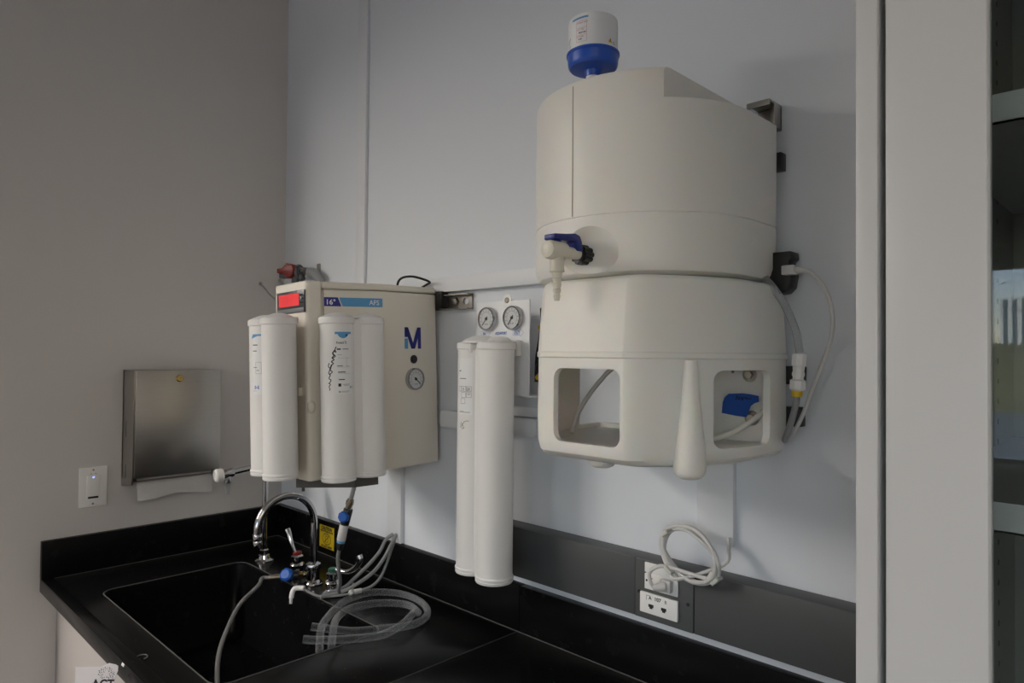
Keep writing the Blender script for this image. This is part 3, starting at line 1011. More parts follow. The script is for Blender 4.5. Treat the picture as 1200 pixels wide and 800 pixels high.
# beige purifier --------------------------------------------------
TILT = Matrix.Translation((.80, -.33, 1.43)) @ Matrix.Rotation(math.radians(-1.7), 4, V((-.70, .714, 0)).normalized()) @ Matrix.Translation((-.80, .33, -1.43))
pz0, pz1 = 1.245, 1.69
p0, p1, p2, p5, p6 = (.864, -.02), (.876, -.19), (.842, -.333), (.60, -.19), (.60, -.02)
t = thing('water_purifier', 'beige wall-mounted water purifier with a red display', 'water purifier', (.74, -.19, 1.24))
w = MB().prism([p0, p1, p2, (.68, -.33), p5, p6], pz0, 1.673, .006, 3)
body = obj('purifier_body', w, BEIGE, t, TILT)
w = MB().prism([p0, p1, (.8425, -.3335), (.68, -.3305), p5, p6], 1.6745, pz1, .005, 3)
obj('top_cover', w, BEIGE, t, TILT)
fp = MB().prism([(.8422, -.3345), (.8385, -.3665), (.831, -.3725), (.690, -.3695), (.683, -.362), (.678, -.334)], pz0 - .004, pz1 + .001, .005, 3)
front = obj('front_panel', fp, BEIGE, t, TILT)
# display, on the front panel
FD = frame((.684, -.3693, 1.5), (.154, -.0034, 0), (0, 0, 1))
w = MB().obox(FD, (.0165, .120, -.002), (.150, .171, .0022), .001)
bz = obj('display_bezel', w, BEZEL, front, TILT)
obj('display_screen', MB().obox(FD, (.028, .1365, .0018), (.126, .1645, .0027)), LCD, bz, TILT)
f0 = fmap(FD, .0031)
f = lambda x, y: f0(x + .016, y)
w = MB()
w.stroke([(.032, .142), (.032, .150), (.042, .150), (.042, .142)], .0016, f, 0).stroke([(.054, .141), (.050, .152), (.058, .154)], .0018, f, 2).stroke([(.064, .142), (.064, .151), (.072, .151)], .0016, f, 0)
w.rect(.022, .158, .05, .1595, f, 1)
obj('display_digit', w, LCD_T, bz, TILT)
obj('display_strip', MB().obox(FD, (.018, .1215, .0018), (.148, .1305, .0028), .0004), mat('grey_display_strip', (.20, .21, .22), rough=.35), bz, TILT)
for zz in (.141, .149, .157):
    obj('display_button', MB().obox(FD, (.130, zz, .0018), (.146, zz + .0055, .0034), .001), BLACK, bz, TILT)
w = MB().stroke([(.134, .149), (.141, .152), (.134, .155)], .0018, fmap(FD, .0036), 0)
obj('button_mark', w, WHITE_INK, bz, TILT)

# label strip on the chamfer
L2 = V((p1[0] - p2[0], p1[1] - p2[1], 0))
FL = frame((p2[0], p2[1], 1.634), L2, (0, 0, 1))
LL = L2.length


def quad(pts, f):
    m = MB()
    b = bmesh.new()
    b.faces.new([b.verts.new(f(*p)) for p in pts])
    return m._add(b)


f = fmap(FL, .0007)
obj('model_strip', quad([(.046, 0), (LL - .004, 0), (LL - .004, .0205), (.038, .0205)], f), LBLUE, body, TILT)['label'] = 'light blue name strip'
obj('number_strip', quad([(.003, 0), (.043, 0), (.035, .0205), (.003, .0205)], f), DBLUE, body, TILT)['label'] = 'dark blue number strip'
f = fmap(FL, .0012)
f_n = lambda x, y: f(x * .62, y)
w = MB().text('16°', .0165, lambda x, y: f(.006 + x * 1.05, .004 + y), bold=.0004)
w.text('AFS', .0165, lambda x, y: f(LL - .037 + x * .95, .0045 + y), bold=.00025)
obj('strip_lettering', w, WHITE_INK, body, TILT)
obj('panel_seam', MB().obox(FL, (.001, -.39, -.001), (.0022, .0395, .0008)), BEIGE_D, body, TILT)

# logo, button and gauge on the side
SD = V((p0[0] - p1[0], p0[1] - p1[1], 0))
FS = frame((p1[0], p1[1], 1.5), SD, (0, 0, 1))
f = fmap(FS, .0008)
lx, lz, lw, lh, st = .062, .0345, .053, .053, .0105


def seg2(a, b, wd, m):
    a, b = V((*a, 0)), V((*b, 0))
    d = (b - a).normalized()
    q = V((-d.y, d.x, 0)) * wd / 2
    bb = bmesh.new()
    bb.faces.new([bb.verts.new(f(*p[:2])) for p in (a + q, a - q, b - q, b + q)])
    m._add(bb)


w = MB()
w.rect(lx, lz + .029, lx + st, lz + lh, f, 1)
w.rect(lx + lw - st, lz, lx + lw, lz + lh, f, 1)
w._add(quad([(lx, lz + lh), (lx + st * 1.1, lz + lh), (lx + lw / 2 + st * .62, lz), (lx + lw / 2 - st * .5, lz)], f).bm)
w._add(quad([(lx + lw, lz + lh), (lx + lw - st * 1.1, lz + lh), (lx + lw / 2 - st * .5, lz), (lx + lw / 2 + st * .62, lz)], f).bm)
obj('logo', w, DBLUE, body, TILT)['label'] = 'dark blue letter M logo'
f = fmap(FS, .0008)
obj('logo_foot', MB().rect(lx, lz, lx + st, lz + .025, f, 1), LBLUE, body, TILT)['label'] = 'light blue foot of the logo'
AX = FS.to_3x3() @ V((0, 0, 1))


def on_side(x, y, w_=0.):
    return FS @ V((x, y, w_))


w = MB().lathe([(.0105, 0), (.0105, .002), (.008, .003), (.0075, .0045), (0, .005)], on_side(.0905, .0085), AX, 28)
obj('push_button', w, BLACK, body, TILT)


def gauge(parent, fr, r, ang, T=None, face_mat=None):
    ax = fr.to_3x3() @ V((0, 0, 1))
    o0 = fr @ V((0, 0, 0))
    g = obj('pressure_gauge', MB().lathe([(r * .93, 0), (r, .001), (r, .009), (r * .95, .0115), (r * .86, .0115), (r * .82, .0085), (0, .0085)], o0, ax, 48), CHROME, parent, T)
    obj('gauge_dial', MB().lathe([(r * .84, .0084), (r * .84, .0088), (0, .0088)], o0, ax, 40), face_mat or DIAL, g, T)
    ff = fmap(fr, .0091)
    m = MB()
    for k in range(11):
        a = math.radians(225 - 27 * k)
        c, s = math.cos(a), math.sin(a)
        m.stroke([(r * .62 * c, r * .62 * s), (r * .77 * c, r * .77 * s)], r * .05, ff, 0)
    arc = [(r * .56 * math.cos(math.radians(225 - 9 * k)), r * .56 * math.sin(math.radians(225 - 9 * k))) for k in range(31)]
    m.stroke(arc, r * .03, ff, 0)
    m.rect(-r * .16, -r * .5, -r * .04, -r * .4, ff, 1).rect(r * .05, -r * .5, r * .2, -r * .4, ff, 1)
    obj('dial_marking', m, INK_G, g, T)
    c, s = math.cos(ang), math.sin(ang)
    ff = fmap(fr, .0098)
    m = MB().stroke([(-r * .25 * c, -r * .25 * s), (0, 0), (r * .68 * c, r * .68 * s)], r * .09, ff, 0)
    m.lathe([(r * .13, .0088), (r * .13, .0102), (0, .0102)], o0, ax, 20)
    obj('gauge_needle', m, INK, g, T)
    return g


gauge(body, frame(on_side(.089, -.0405), SD, (0, 0, 1)), .0275, math.radians(-42), TILT)
for (x, y, z) in ((.8365, -.362, 1.407),):
    obj('pack_latch', MB().sphere((x, y, z), .013, (.55, .75, 1.15), 20), BEIGE, t, TILT)
obj('pack_latch', MB().box((.792, -.381, 1.430), (.815, -.368, 1.452), .004), BEIGE, t, TILT)
obj('pack_dock', MB().box((.70, -.3835, 1.600), (.80, -.366, 1.611), .003), BEIGE, t, TILT)
w = MB().prism([(.862, -.205), (.850, -.262), (.742, -.352), (.712, -.30), (.712, -.205)], 1.229, 1.2425, .001)
w.prism([(.862, -.205), (.850, -.262), (.846, -.262), (.856, -.205)], 1.214, 1.23).prism([(.850, -.262), (.742, -.352), (.742, -.346), (.848, -.257)], 1.214, 1.23)
w.box((.75, -.342, 1.205), (.754, -.336, 1.232))
obj('support_tray', w, TRAY, t, TILT)['label'] = 'dark steel tray below the purifier'

# filter packs on the purifier
t = thing('filter_cartridge', 'short white twin filter on the purifier, with handwriting beside its label', 'filter', (.89, -.295, 1.24), 'white twin filter cartridges')
A2, B2 = (.902, -.335), (.8985, -.2535)
cyl = filter_pack(t, A2, B2, 1.246, 1.604, .0365, TILT)
PR = .0365
a_cam = math.atan2(-1.15 + .335, 2.238 - .9)
f = cylmap(A2[0], A2[1], PR, a_cam, 1.45, .0004, None)
fT = lambda x, y: f(x, y)
w = MB().rect(-.004, -.012, .034, .122, fT, 10)
lab = obj('label_paper', w, WHITE_L, cyl, TILT)
f = cylmap(A2[0], A2[1], PR, a_cam, 1.45, .0008, None)
w = MB().rect(-.004, .117, .034, .122, f, 10).grid(lambda u, v: f(.002 + .024 * u, .117 - v * .009 * math.sin(PI * u) ** .6), 14, 2)
obj('label_banner', w, LBLUE, lab, TILT)
f = cylmap(A2[0], A2[1], PR, a_cam, 1.45, .0011, None)
obj('label_flash', MB().grid(lambda u, v: f(.019 + .008 * u, .1165 - v * .006 * (1 - u)), 4, 1), DBLUE, lab, TILT)
w = MB().text('Progard TS', .0078, lambda x, y: f(-.001 + x * .62, .096 + y), bold=.00015)
w.rect(.0, .083, .008, .086, f, 2).rect(.012, .084, .026, .0853, f, 3)
w.rect(.0, .0475, .012, .049, f, 3).rect(.002, .034, .018, .036, f, 3).rect(.003, .018, .016, .020, f, 3)
w.rect(.002, .004, .008, .0105, f, 2).rect(.012, .008, .028, .0088, f, 3).rect(.014, .0055, .026, .006, f, 3)
w.rectline(.003, -.009, .0065, -.0055, .0009, f, 2).rect(.0085, -.0065, .028, -.006, f, 3).rect(.0085, -.0085, .024, -.008, f, 3)
w.rect(.001, .072, .010, .0726, f, 2).rect(.02, .048, .0265, .0486, f, 2)
obj('label_print', w, INK, lab, TILT)
w = MB().rect(.002, .0315, .030, .0319, f, 4).rect(.002, .0455, .030, .0459, f, 4).rect(.002, .0655, .030, .0659, f, 4).rect(.0205, .0455, .0209, .0655, f, 1)
obj('label_rule', w, INK_G, lab, TILT)
w = MB().stroke([(.029, -.001), (.029, .005), (.0315, .001), (.034, .005), (.034, -.001)], .0018, f, 0)
obj('label_logo', w, mat('teal_print', (.03, .24, .40), rough=.4), lab, TILT)
f = cylmap(A2[0], A2[1], PR, a_cam, 1.45, .0010, None)
w = MB()
w.stroke([(-.001, .090), (-.0035, .084), (-.002, .078), (-.006, .080), (-.008, .073), (-.003, .070), (-.0085, .0655)], .0019, f)
w.stroke([(-.004, .083), (-.009, .076), (-.0055, .072), (-.010, .066), (-.006, .062), (-.0115, .058), (-.0075, .054), (-.0125, .050)], .0021, f)
w.stroke([(-.0165, .055), (-.0185, .048), (-.014, .044), (-.011, .050), (-.014, .040), (-.010, .036), (-.015, .031)], .0019, f)
w.stroke([(-.0125, .050), (-.0155, .040), (-.018, .033), (-.0145, .029), (-.0175, .022), (-.013, .018), (-.0165, .012)], .0019, f)
w.stroke([(-.019, .012), (-.0145, .009), (-.0175, .004), (-.0155, -.001), (-.0172, -.004)], .0018, f)
obj('handwriting', w, INK, cyl, TILT)

t = thing('filter_cartridge', 'short white twin filter below the red display', 'filter', (.79, -.43, 1.24), 'white twin filter cartridges')
A1, B1 = (.829, -.433), (.748, -.4225)
cyl = filter_pack(t, A1, B1, 1.256, 1.604, .0365, TILT)
a_cam = math.atan2(-1.15 + .4225, 2.238 - .748)
f = cylmap(B1[0], B1[1], PR, a_cam, 1.45, .0004, None)
w = MB().rect(-.032, -.012, -.009, .122, f, 10)
lab = obj('label_paper', w, WHITE_L, cyl, TILT)
f = cylmap(B1[0], B1[1], PR, a_cam, 1.45, .0008, None)
obj('label_banner', MB().rect(-.032, .118, -.009, .122, f, 8).grid(lambda u, v: f(-.034 + .015 * u, .118 - v * .006 * (1 - u)), 6, 1), LBLUE, lab, TILT)
f = cylmap(B1[0], B1[1], PR, a_cam, 1.45, .0011, None)
w = MB().rect(-.031, .097, -.019, .099, f, 3).rect(-.031, .084, -.021, .0855, f, 3).rect(-.030, .0475, -.021, .0485, f, 3).rect(-.022, .041, -.016, .042, f, 3)
w.rectline(-.024, .034, -.011, .060, .0004, f, 3).rect(-.032, -.004, -.022, -.0035, f, 3)
obj('label_print', w, INK, lab, TILT)
obj('label_logo', MB().stroke([(-.026, .0), (-.026, .008), (-.022, .002), (-.018, .008), (-.018, .0)], .0026, f, 0), MBLUE, lab, TILT)

# gauge panel and tall twin filter
GP = -.082
t = thing('gauge_panel', 'white steel panel carrying a pair of pressure gauges', 'gauge panel', (1.16, 0, 1.436))
w = MB().box((1.074, GP, 1.437), (1.2415, GP + .003, 1.646), .001).box((1.074, GP, 1.437), (1.077, 0, 1.646), .0008)
w.box((1.074, GP, 1.437), (1.2415, 0, 1.440), .0008)
plate = obj('panel_plate', w, WHITE_P, t)
b = obj('panel_tab', MB().cyl((1.174, GP + .003, 1.648), (1.174, GP - .0004, 1.648), .0125, seg=32), PLATE_W, t)
obj('panel_screw', MB().lathe([(.0065, 0), (.006, .0015), (.0035, .0025), (.0035, .0015), (0, .0015)], (1.174, GP - .0004, 1.6475), (0, -1, 0), 24), STEEL_D, b)
for x, an in ((1.117, -128), (1.1975, -125)):
    gauge(t, frame((x, GP, 1.608), (1, 0, 0), (0, 0, 1)), .0268, math.radians(an))
f = fmap(frame((1.15, GP, 1.5725), (1, 0, 0), (0, 0, 1)), .0006)
w = MB().text('IN', .0085, lambda x, y: f(x - .052, y), bold=.0002)
w.stroke([(-.058, -.002), (-.036, -.002), (-.036, -.004), (-.028, .003), (-.036, .010), (-.036, .008), (-.058, .008), (-.058, -.002)], .0006, f, 0)
w.text('AQUAPORT', .0085, lambda x, y: f(x * .8 - .012, y), bold=.0002)
w.text('OUT', .0085, lambda x, y: f(x + .046, y), bold=.0002)
w.stroke([(.043, -.002), (.066, -.002), (.066, -.005), (.076, .003), (.066, .011), (.066, .008), (.043, .008), (.043, -.002)], .0006, f, 0)
obj('panel_lettering', w, MBLUE, t)
pts = [(1.232, -.03, 1.63), (1.238, -.035, 1.60), (1.236, -.04, 1.56), (1.228, -.04, 1.52), (1.222, -.035, 1.47)]
obj('inner_hose', MB().tube(pts, .006, seg=12).sphere((1.236, -.04, 1.50), .012).box((1.222, -.045, 1.485), (1.243, -.03, 1.515), .003), BLACK, t)
obj('inner_fitting', MB().cyl((1.236, -.045, 1.585), (1.24, -.02, 1.61), .005, seg=14), YELLOW_R, t)
obj('inner_fitting', MB().cyl((1.23, -.044, 1.478), (1.238, -.044, 1.484), .006, seg=14), YELLOW_R, t)

t = thing('filter_cartridge', 'tall white twin filter hanging below the two gauges', 'filter', (1.167, -.14, 1.047), 'white twin filter cartridges')
A3, B3 = (1.207, -.146), (1.129, -.133)
cyl = filter_pack(t, A3, B3, 1.058, 1.5525, .0382, None, .006)
fr = frame(((A3[0] + B3[0]) / 2, (A3[1] + B3[1]) / 2, 0), (A3[0] - B3[0], A3[1] - B3[1], 0), (-(A3[1] - B3[1]), A3[0] - B3[0], 0))
w = MB().lathe([(.042, 1.5525), (.042, 1.556), (.036, 1.5605), (.020, 1.5675), (.012, 1.569), (0, 1.569)], ((A3[0] + B3[0]) / 2 - .012, (A3[1] + B3[1]) / 2, 0), (0, 0, 1), 48)
w.lathe([(.03, 1.553), (.020, 1.564), (.010, 1.5665), (0, 1.5665)], (A3[0] - .004, A3[1] + .012, 0), (0, 0, 1), 40)
obj('cap_dome', w, WHITE, t)
w = MB().obox(fr, (-.007, -.0395, 1.532), (.001, -.032, 1.552), .002)
obj('cap_clip', w, WHITE, t)
w = MB().box((1.12, -.098, 1.525), (1.22, -.0825, 1.56), .003)
obj('hanging_bracket', w, WHITE, t)
a_cam = math.atan2(-1.15 + .133, 2.238 - 1.129)
f = cylmap(B3[0], B3[1], .0382, a_cam, 1.40, .0004)
lab = obj('label_paper', MB().rect(-.040, .0, -.006, .120, f, 10), WHITE_L, cyl)
f = cylmap(B3[0], B3[1], .0382, a_cam, 1.40, .0009)
w = MB().rect(-.040, .092, -.034, .094, f, 2).rect(-.038, .076, -.020, .0772, f, 3)
for x0, y0, x1, y1 in ((-.032, .049, -.0205, .060), (-.0195, .049, -.008, .060), (-.040, .049, -.033, .060), (-.032, .036, -.0205, .047), (-.0195, .036, -.008, .047), (-.034, .023, -.022, .034)):
    w.rectline(x0, y0, x1, y1, .0005, f, 3)
w.text('5', .009, lambda x, y: f(x - .029, y + .051)).text('20', .009, lambda x, y: f(x * .8 - .0185, y + .051))
w.rect(-.0165, .0425, -.011, .0435, f, 2).rect(-.038, .0045, -.010, .0053, f, 4).rect(-.038, .007, -.026, .0076, f, 3)
obj('label_print', w, INK, lab)
f = cylmap(B3[0], B3[1], .0382, a_cam, 1.38, .0006)
obj('handwriting', MB().stroke([(-.036, .000), (-.033, -.004), (-.036, -.008)], .0009, f).stroke([(-.034, .004), (-.028, -.003), (-.024, -.008), (-.029, -.010), (-.0305, -.004), (-.024, .004), (-.019, .0065), (-.013, .0065)], .0009, f), INK, cyl)

# steel bracket beside the purifier
t = thing('wall_bracket', 'slotted grey steel bracket between purifier and gauge panel', 'bracket', (.92, 0, 1.64))
w = MB().box((.866, -.022, 1.676), (.975, -.001, 1.679)).box((.866, -.022, 1.6405), (.975, -.001, 1.6435)).box((.80, -.006, 1.641), (.975, -.001, 1.679))
w.bool(MB().prism(rrect(.942, 1.653, .962, 1.669, .0075), -.02, .02, fr=frame((0, -.004, 0), (1, 0, 0), (0, 0, 1))))
b = obj('bracket_channel', w, STEEL_D, t)
obj('bracket_bolt', MB().lathe([(.011, 0), (.011, .004), (.009, .006), (.004, .006), (0, .0075)], (.915, -.006, 1.661), (0, -1, 0), 6), STEEL_D, t)
obj('bracket_clamp', MB().box((.862, -.03, 1.645), (.885, -.006, 1.688), .002), BLACK, t)

# black cable over the purifier
pts = [(.795, -.10, 1.688), (.797, -.10, 1.71), (.812, -.097, 1.7215), (.835, -.085, 1.724), (.85, -.06, 1.718), (.845, -.035, 1.7125), (.825, -.03, 1.708), (.80, -.03, 1.70), (.79, -.035, 1.694)]
tag(obj('power_cable', MB().tube(pts, .003, seg=10), BLACK), 'thin black cable arching over the top of the beige purifier', 'cable')

# red valve on the wall
t = thing('ball_valve', 'grey plastic ball valve with red handle above the beige purifier', 'valve', (.19, -.05, 1.75))
VT = Matrix.Translation((.232, 0, 1.79)) @ Matrix.Scale(.66, 4) @ Matrix.Translation((-.33, 0, -1.79))
vz = 1.786
obj('valve_body', MB().cyl((.240, -.088, vz - .002), (.285, -.066, vz + .004), .030, .029, 28, .004).cyl((.262, -.08, vz), (.277, -.07, vz), .038, .038, 28, .004)
    .cyl((.265, -.085, vz), (.26, -.09, vz - .055), .020, .018, 20, .003).cyl((.275, -.075, vz), (.297, -.07, vz - .04), .018, .016, 20, .003), DGREY, t, VT)
fr = frame((.240, -.108, vz), (.92, .39, 0), (0, 0, 1))
w = MB().prism([(-.058, -.006), (-.06, .016), (-.03, .017), (-.005, .042), (.03, .036), (.045, .012), (.034, -.020), (.006, -.034), (-.022, -.008)], -.014, .026, .005, 3, fr=fr)
obj('valve_handle', w, RED, t, VT)['label'] = 'red winged handle'
obj('handle_base', MB().obox(fr, (-.062, -.030, -.026), (.02, .002, .008), .008), DGREY, t, VT)
w = MB()
for k, r in enumerate((.020, .022, .017, .019)):
    c = .283 + k * .0095
    w.lathe([(r, 0), (r, .007)], (c, -.068 + k * .002, vz + .004), (1, .2, 0), 6)
obj('valve_fitting', w, STEEL, t, VT)
obj('valve_nozzle', MB().cyl((.318, -.06, vz + .004), (.335, -.055, vz + .006), .007, seg=14), BLACK, t, VT)
obj('mounting_strap', MB().box((.316, -.006, 1.79), (.343, -.001, 1.83), .001).box((.316, -.04, 1.788), (.343, -.001, 1.792), .001).box((.32, -.006, 1.72), (.338, -.001, 1.76), .001), STEEL, t, VT)
obj('outlet_tube', MB().tube([(.33, -.055, 1.784), (.355, -.05, 1.782), (.385, -.045, 1.765), (.41, -.04, 1.735), (.42, -.035, 1.68)], .022, seg=16), TUBE, t, VT)
w = MB()
for (a, b_) in (((.03, -.10, 1.757), (.10, -.10, 1.715)),):
    w.tube([a, ((a[0] + b_[0]) / 2, (a[1] + b_[1]) / 2, (a[2] + b_[2]) / 2), b_, (.16, -.06, 1.655), (.20, .001, 1.60)], .0022, seg=8).sphere(a, .0065, seg=12)
tag(obj('sampling_probe', w, TUBE), 'thin white probe with ball tip, farthest from the red valve', 'probe', 'thin probes behind the purifier')
w = MB()
for (a, b_) in (((.085, -.06, 1.767), (.14, -.06, 1.722)),):
    w.tube([a, ((a[0] + b_[0]) / 2, (a[1] + b_[1]) / 2, (a[2] + b_[2]) / 2), b_, (.19, -.03, 1.67), (.22, .001, 1.63)], .005, seg=10).sphere(a, .0062, seg=12)
tag(obj('sampling_probe', w, TUBE), 'thin grey probe tip just below the red valve', 'probe', 'thin probes behind the purifier')

# ------------------------------------------------------------------ pure water spout by the corner
t = thing('pure_water_tap', 'chrome pure water spout with white knob in the corner', 'tap', (.258, -.185, CZ))
obj('spout_base', MB().lathe([(.028, 0), (.028, .003), (.020, .008), (.017, .018), (.013, .020), (.013, .032), (.0105, .034)], (.258, -.185, CZ), (0, 0, 1), 32), CHROME, t)
obj('spout_pipe', MB().tube([(.258, -.185, CZ + .03), (.258, -.185, 1.05), (.258, -.185, 1.165), (.258, -.190, 1.182), (.258, -.203, 1.189), (.258, -.235, 1.186), (.258, -.292, 1.179)], .0085, seg=16), CHROME, t)
b = obj('spout_valve', MB().cyl((.258, -.283, 1.180), (.258, -.318, 1.175), .013, .012, 24, .002).cyl((.258, -.298, 1.18), (.258, -.298, 1.150), .009, .010, 20, .001), CHROME, t)
obj('valve_knob', MB().lathe([(.017, 0), (.019, .003), (.019, .018), (.016, .022), (.010, .022), (.009, .020), (0, .020)], (.258, -.313, 1.176), (-.1, -1, -.08), 28), PLATE_W, b)['label'] = 'white round knob'
obj('spout_tip', MB().cyl((.258, -.298, 1.150), (.258, -.298, 1.118), .0062, .0045, 16), TUBE, b)

# deck faucet
FX, FY = .5475, -.186
t = thing('gooseneck_faucet', 'chrome gooseneck faucet with two blade handles behind the sink', 'faucet', (FX, FY, CZ))
obj('deck_plate', MB().prism(rrect(FX - .026, FY - .022, FX + .026, FY + .022, .018), CZ, CZ + .004, .0015)
    .lathe([(.024, .004), (.022, .008), (.017, .012), (.0165, .040), (.020, .042), (.021, .048), (.019, .054), (.011, .058)], (FX, FY, CZ), (0, 0, 1), 36), CHROME, t)
pts = [(FX, FY, CZ + .055), (FX, FY, 1.0), (FX, FY, 1.065)]
yc, zc, rr_ = FY - .080, 1.072, .080
for k in range(0, 11):
    a = PI * k / 10 * .97
    pts.append((FX, yc + rr_ * math.cos(a), zc + rr_ * math.sin(a)))
pts.append((FX - .0, yc - rr_ + .001, zc - .012))
obj('gooseneck', MB().tube(pts, .0092, seg=20, smooth=6), CHROME, t)
ey = yc - rr_ + .001
obj('aerator', MB().cyl((FX, ey, zc - .006), (FX, ey, zc - .022), .0118, .0118, 28, .001).cyl((FX, ey, zc - .022), (FX, ey, zc - .040), .0112, .0105, 28, .001), CHROME, t)
for (hx, hy, indm, lb, tip, h0) in ((.452, -.182, RED, 'red index cap', [(-.004, -.006, .066), (-.012, -.012, .088), (-.022, -.014, .112), (-.030, -.016, .125)], .0),
                                    (.653, -.19, GREEN, 'green index cap', [(.012, .004, .063), (.040, .014, .062), (.066, .022, .075), (.082, .028, .098), (.078, .027, .110)], .0)):
    prof = [(.027, 0), (.027, .004), (.019, .009), (.016, .013), (.016, .022), (.019, .024), (.020, .030), (.018, .034), (.013, .037), (.013, .045), (.0165, .047), (.0165, .054), (.012, .058)]
    hv = obj('valve_handle', MB().lathe(prof, (hx, hy, CZ), (0, 0, 1), 36), CHROME, t)
    obj('index_cap', MB().lathe([(.012, .0575), (.012, .064), (.010, .066), (0, .066)], (hx, hy, CZ), (0, 0, 1), 24), indm, hv)['label'] = lb
    P = [V((hx, hy, CZ + .056))] + [V((hx + a, hy + b_, CZ + c)) for a, b_, c in tip]
    obj('blade_lever', MB().tube(P, lambda u: .0042 + .0045 * u, seg=12), CHROME, hv)

# valve clipped beside the hot handle
t = thing('inline_valve', 'black inline valve with blue knob in front of the red-capped handle', 'valve', (.545, -.225, CZ + .005))
ax = V((.55, .75, .05)).normalized()
c0 = V((.506, -.234, CZ + .022))
obj('valve_body', MB().cyl(c0 - ax * .022, c0 + ax * .026, .0135, .0135, 24, .003).cyl(c0 - ax * .006, c0 + ax * .008, .0165, .0165, 24, .002), BLACK, t)
obj('valve_knob', MB().lathe([(.010, -.004), (.0165, .006), (.0175, .010), (.0175, .020), (.012, .024), (0, .024)], c0, (.45, -.75, .45), 8), BLUE_V, t)['label'] = 'bright blue knob'
obj('brass_end', MB().cyl(c0 + ax * .026, c0 + ax * .036, .008, seg=6), BRASS, t)
obj('hose_fitting', MB().cyl(c0 - ax * .022, c0 - ax * .052, .0075, .0068, 20, .001), BRONZE, t)
e0 = c0 - ax * .050
pts = [e0, e0 - ax * .02, (.495, -.315, CZ + .012), (.545, -.385, CZ - .005), (.615, -.445, CZ - .025), (.705, -.505, CZ - .05), (.80, -.545, CZ - .095), (.86, -.56, CZ - .15)]
obj('drain_hose', MB().tube(pts, .0052, seg=12), TUBE_G, t)

# white elbow with thin line
t = thing('elbow_fitting', 'white elbow fitting on a thin line hanging over the sink', 'fitting', (.605, -.26, CZ))
obj('elbow', MB().tube([(.598, -.276, CZ - .004), (.596, -.272, CZ + .010), (.598, -.266, CZ + .018), (.607, -.256, CZ + .019), (.616, -.250, CZ + .019)], .0062, seg=14, smooth=4)
    .cyl((.597, -.276, CZ - .002), (.598, -.277, CZ - .018), .0045, .0035, 14), PLATE_W, t)
pts = [(.612, -.252, CZ + .019), (.635, -.24, CZ + .008), (.665, -.225, CZ + .004), (.69, -.19, CZ + .005), (.70, -.15, CZ + .006)]
obj('thin_line', MB().tube(pts, .0028, seg=10), TUBE, t)

# hanging line with blue valve
t = thing('hanging_line', 'clear line with blue valve and grey check unit hanging under the purifier', 'tube', (.82, -.262, CZ + .02))
obj('upper_tube', MB().tube([(.846, -.245, 1.243), (.838, -.250, 1.21), (.831, -.254, 1.178)], .0052, seg=12), TUBE, t)
obj('compression_fitting', MB().cyl((.8325, -.2535, 1.186), (.827, -.257, 1.160), .0082, .0082, 6, .001).cyl((.831, -.2545, 1.181), (.8295, -.2555, 1.173), .0095, seg=20), BRONZE, t)
obj('valve_body', MB().cyl((.8275, -.2565, 1.163), (.8195, -.262, 1.124), .011, .0105, 20, .002), BLACK, t)
obj('valve_knob', MB().lathe([(.009, 0), (.0135, .004), (.0135, .011), (.010, .014), (0, .014)], (.822, -.262, 1.145), (.55, -.82, .1), 8), BLUE_V, t)['label'] = 'bright blue knob'
obj('blue_collar', MB().cyl((.8285, -.256, 1.168), (.8275, -.2565, 1.161), .0072, seg=18).cyl((.8125, -.2655, 1.088), (.8115, -.266, 1.0825), .0098, seg=18), LBLUE, t)
obj('check_unit', MB().cyl((.8195, -.262, 1.126), (.8125, -.2655, 1.088), .0105, .0105, 24, .001), CABLE, t)
obj('black_end', MB().cyl((.8115, -.266, 1.083), (.8085, -.267, 1.065), .0095, .007, 20, .001), BLACK, t)
pts = [(.8085, -.267, 1.068), (.803, -.268, 1.045), (.798, -.262, 1.015), (.785, -.25, .98), (.755, -.235, .95), (.72, -.21, .93)]
obj('lower_tube', MB().tube(pts, .0045, seg=12), TUBE_G, t)

# three thin lines falling from the trunking
lines = (([(.668, -.012, 1.03), (.66, -.03, 1.016), (.672, -.06, .99), (.675, -.10, .962), (.672, -.14, .935), (.672, -.17, .920), (.66, -.22, .912)], .0048, 'frosted line from the trunking, closest to the corner'),
         ([(.684, -.012, 1.032), (.69, -.03, 1.015), (.70, -.065, .980), (.70, -.10, .95), (.69, -.15, .925), (.68, -.19, .913), (.67, -.235, .912)], .0048, 'frosted line from the trunking, passing between the two others'),
         ([(.678, -.012, 1.012), (.690, -.032, .998), (.705, -.06, .965), (.712, -.085, .935), (.708, -.11, .918), (.700, -.140, .912)], .0038, 'frosted line from the trunking ending in a white tip on the counter'))
for pts, r, lb in lines:
    t = thing('frosted_line', lb, 'tube', (.68, -.1, CZ), 'frosted lines from the trunking')
    obj('line', MB().tube(pts, r, seg=10), TUBE, t)
    if r < .004:
        e = V(pts[-1])
        obj('line_tip', MB().cyl(e + V((.0, .006, 0)), e + V((-.003, -.014, .0)), .006, .0062, 14, .001), PLATE_W, t)
t = thing('line_stub', 'short line stub with white tip lying beside the green-capped handle', 'tube', (.70, -.16, CZ))
obj('line', MB().tube([(.655, -.13, CZ + .012), (.672, -.142, CZ + .010), (.690, -.158, CZ + .008)], .0036, seg=10), TUBE, t)
obj('line_tip', MB().cyl((.686, -.155, CZ + .008), (.700, -.167, CZ + .0065), .006, .0062, 14, .001), PLATE_W, t)

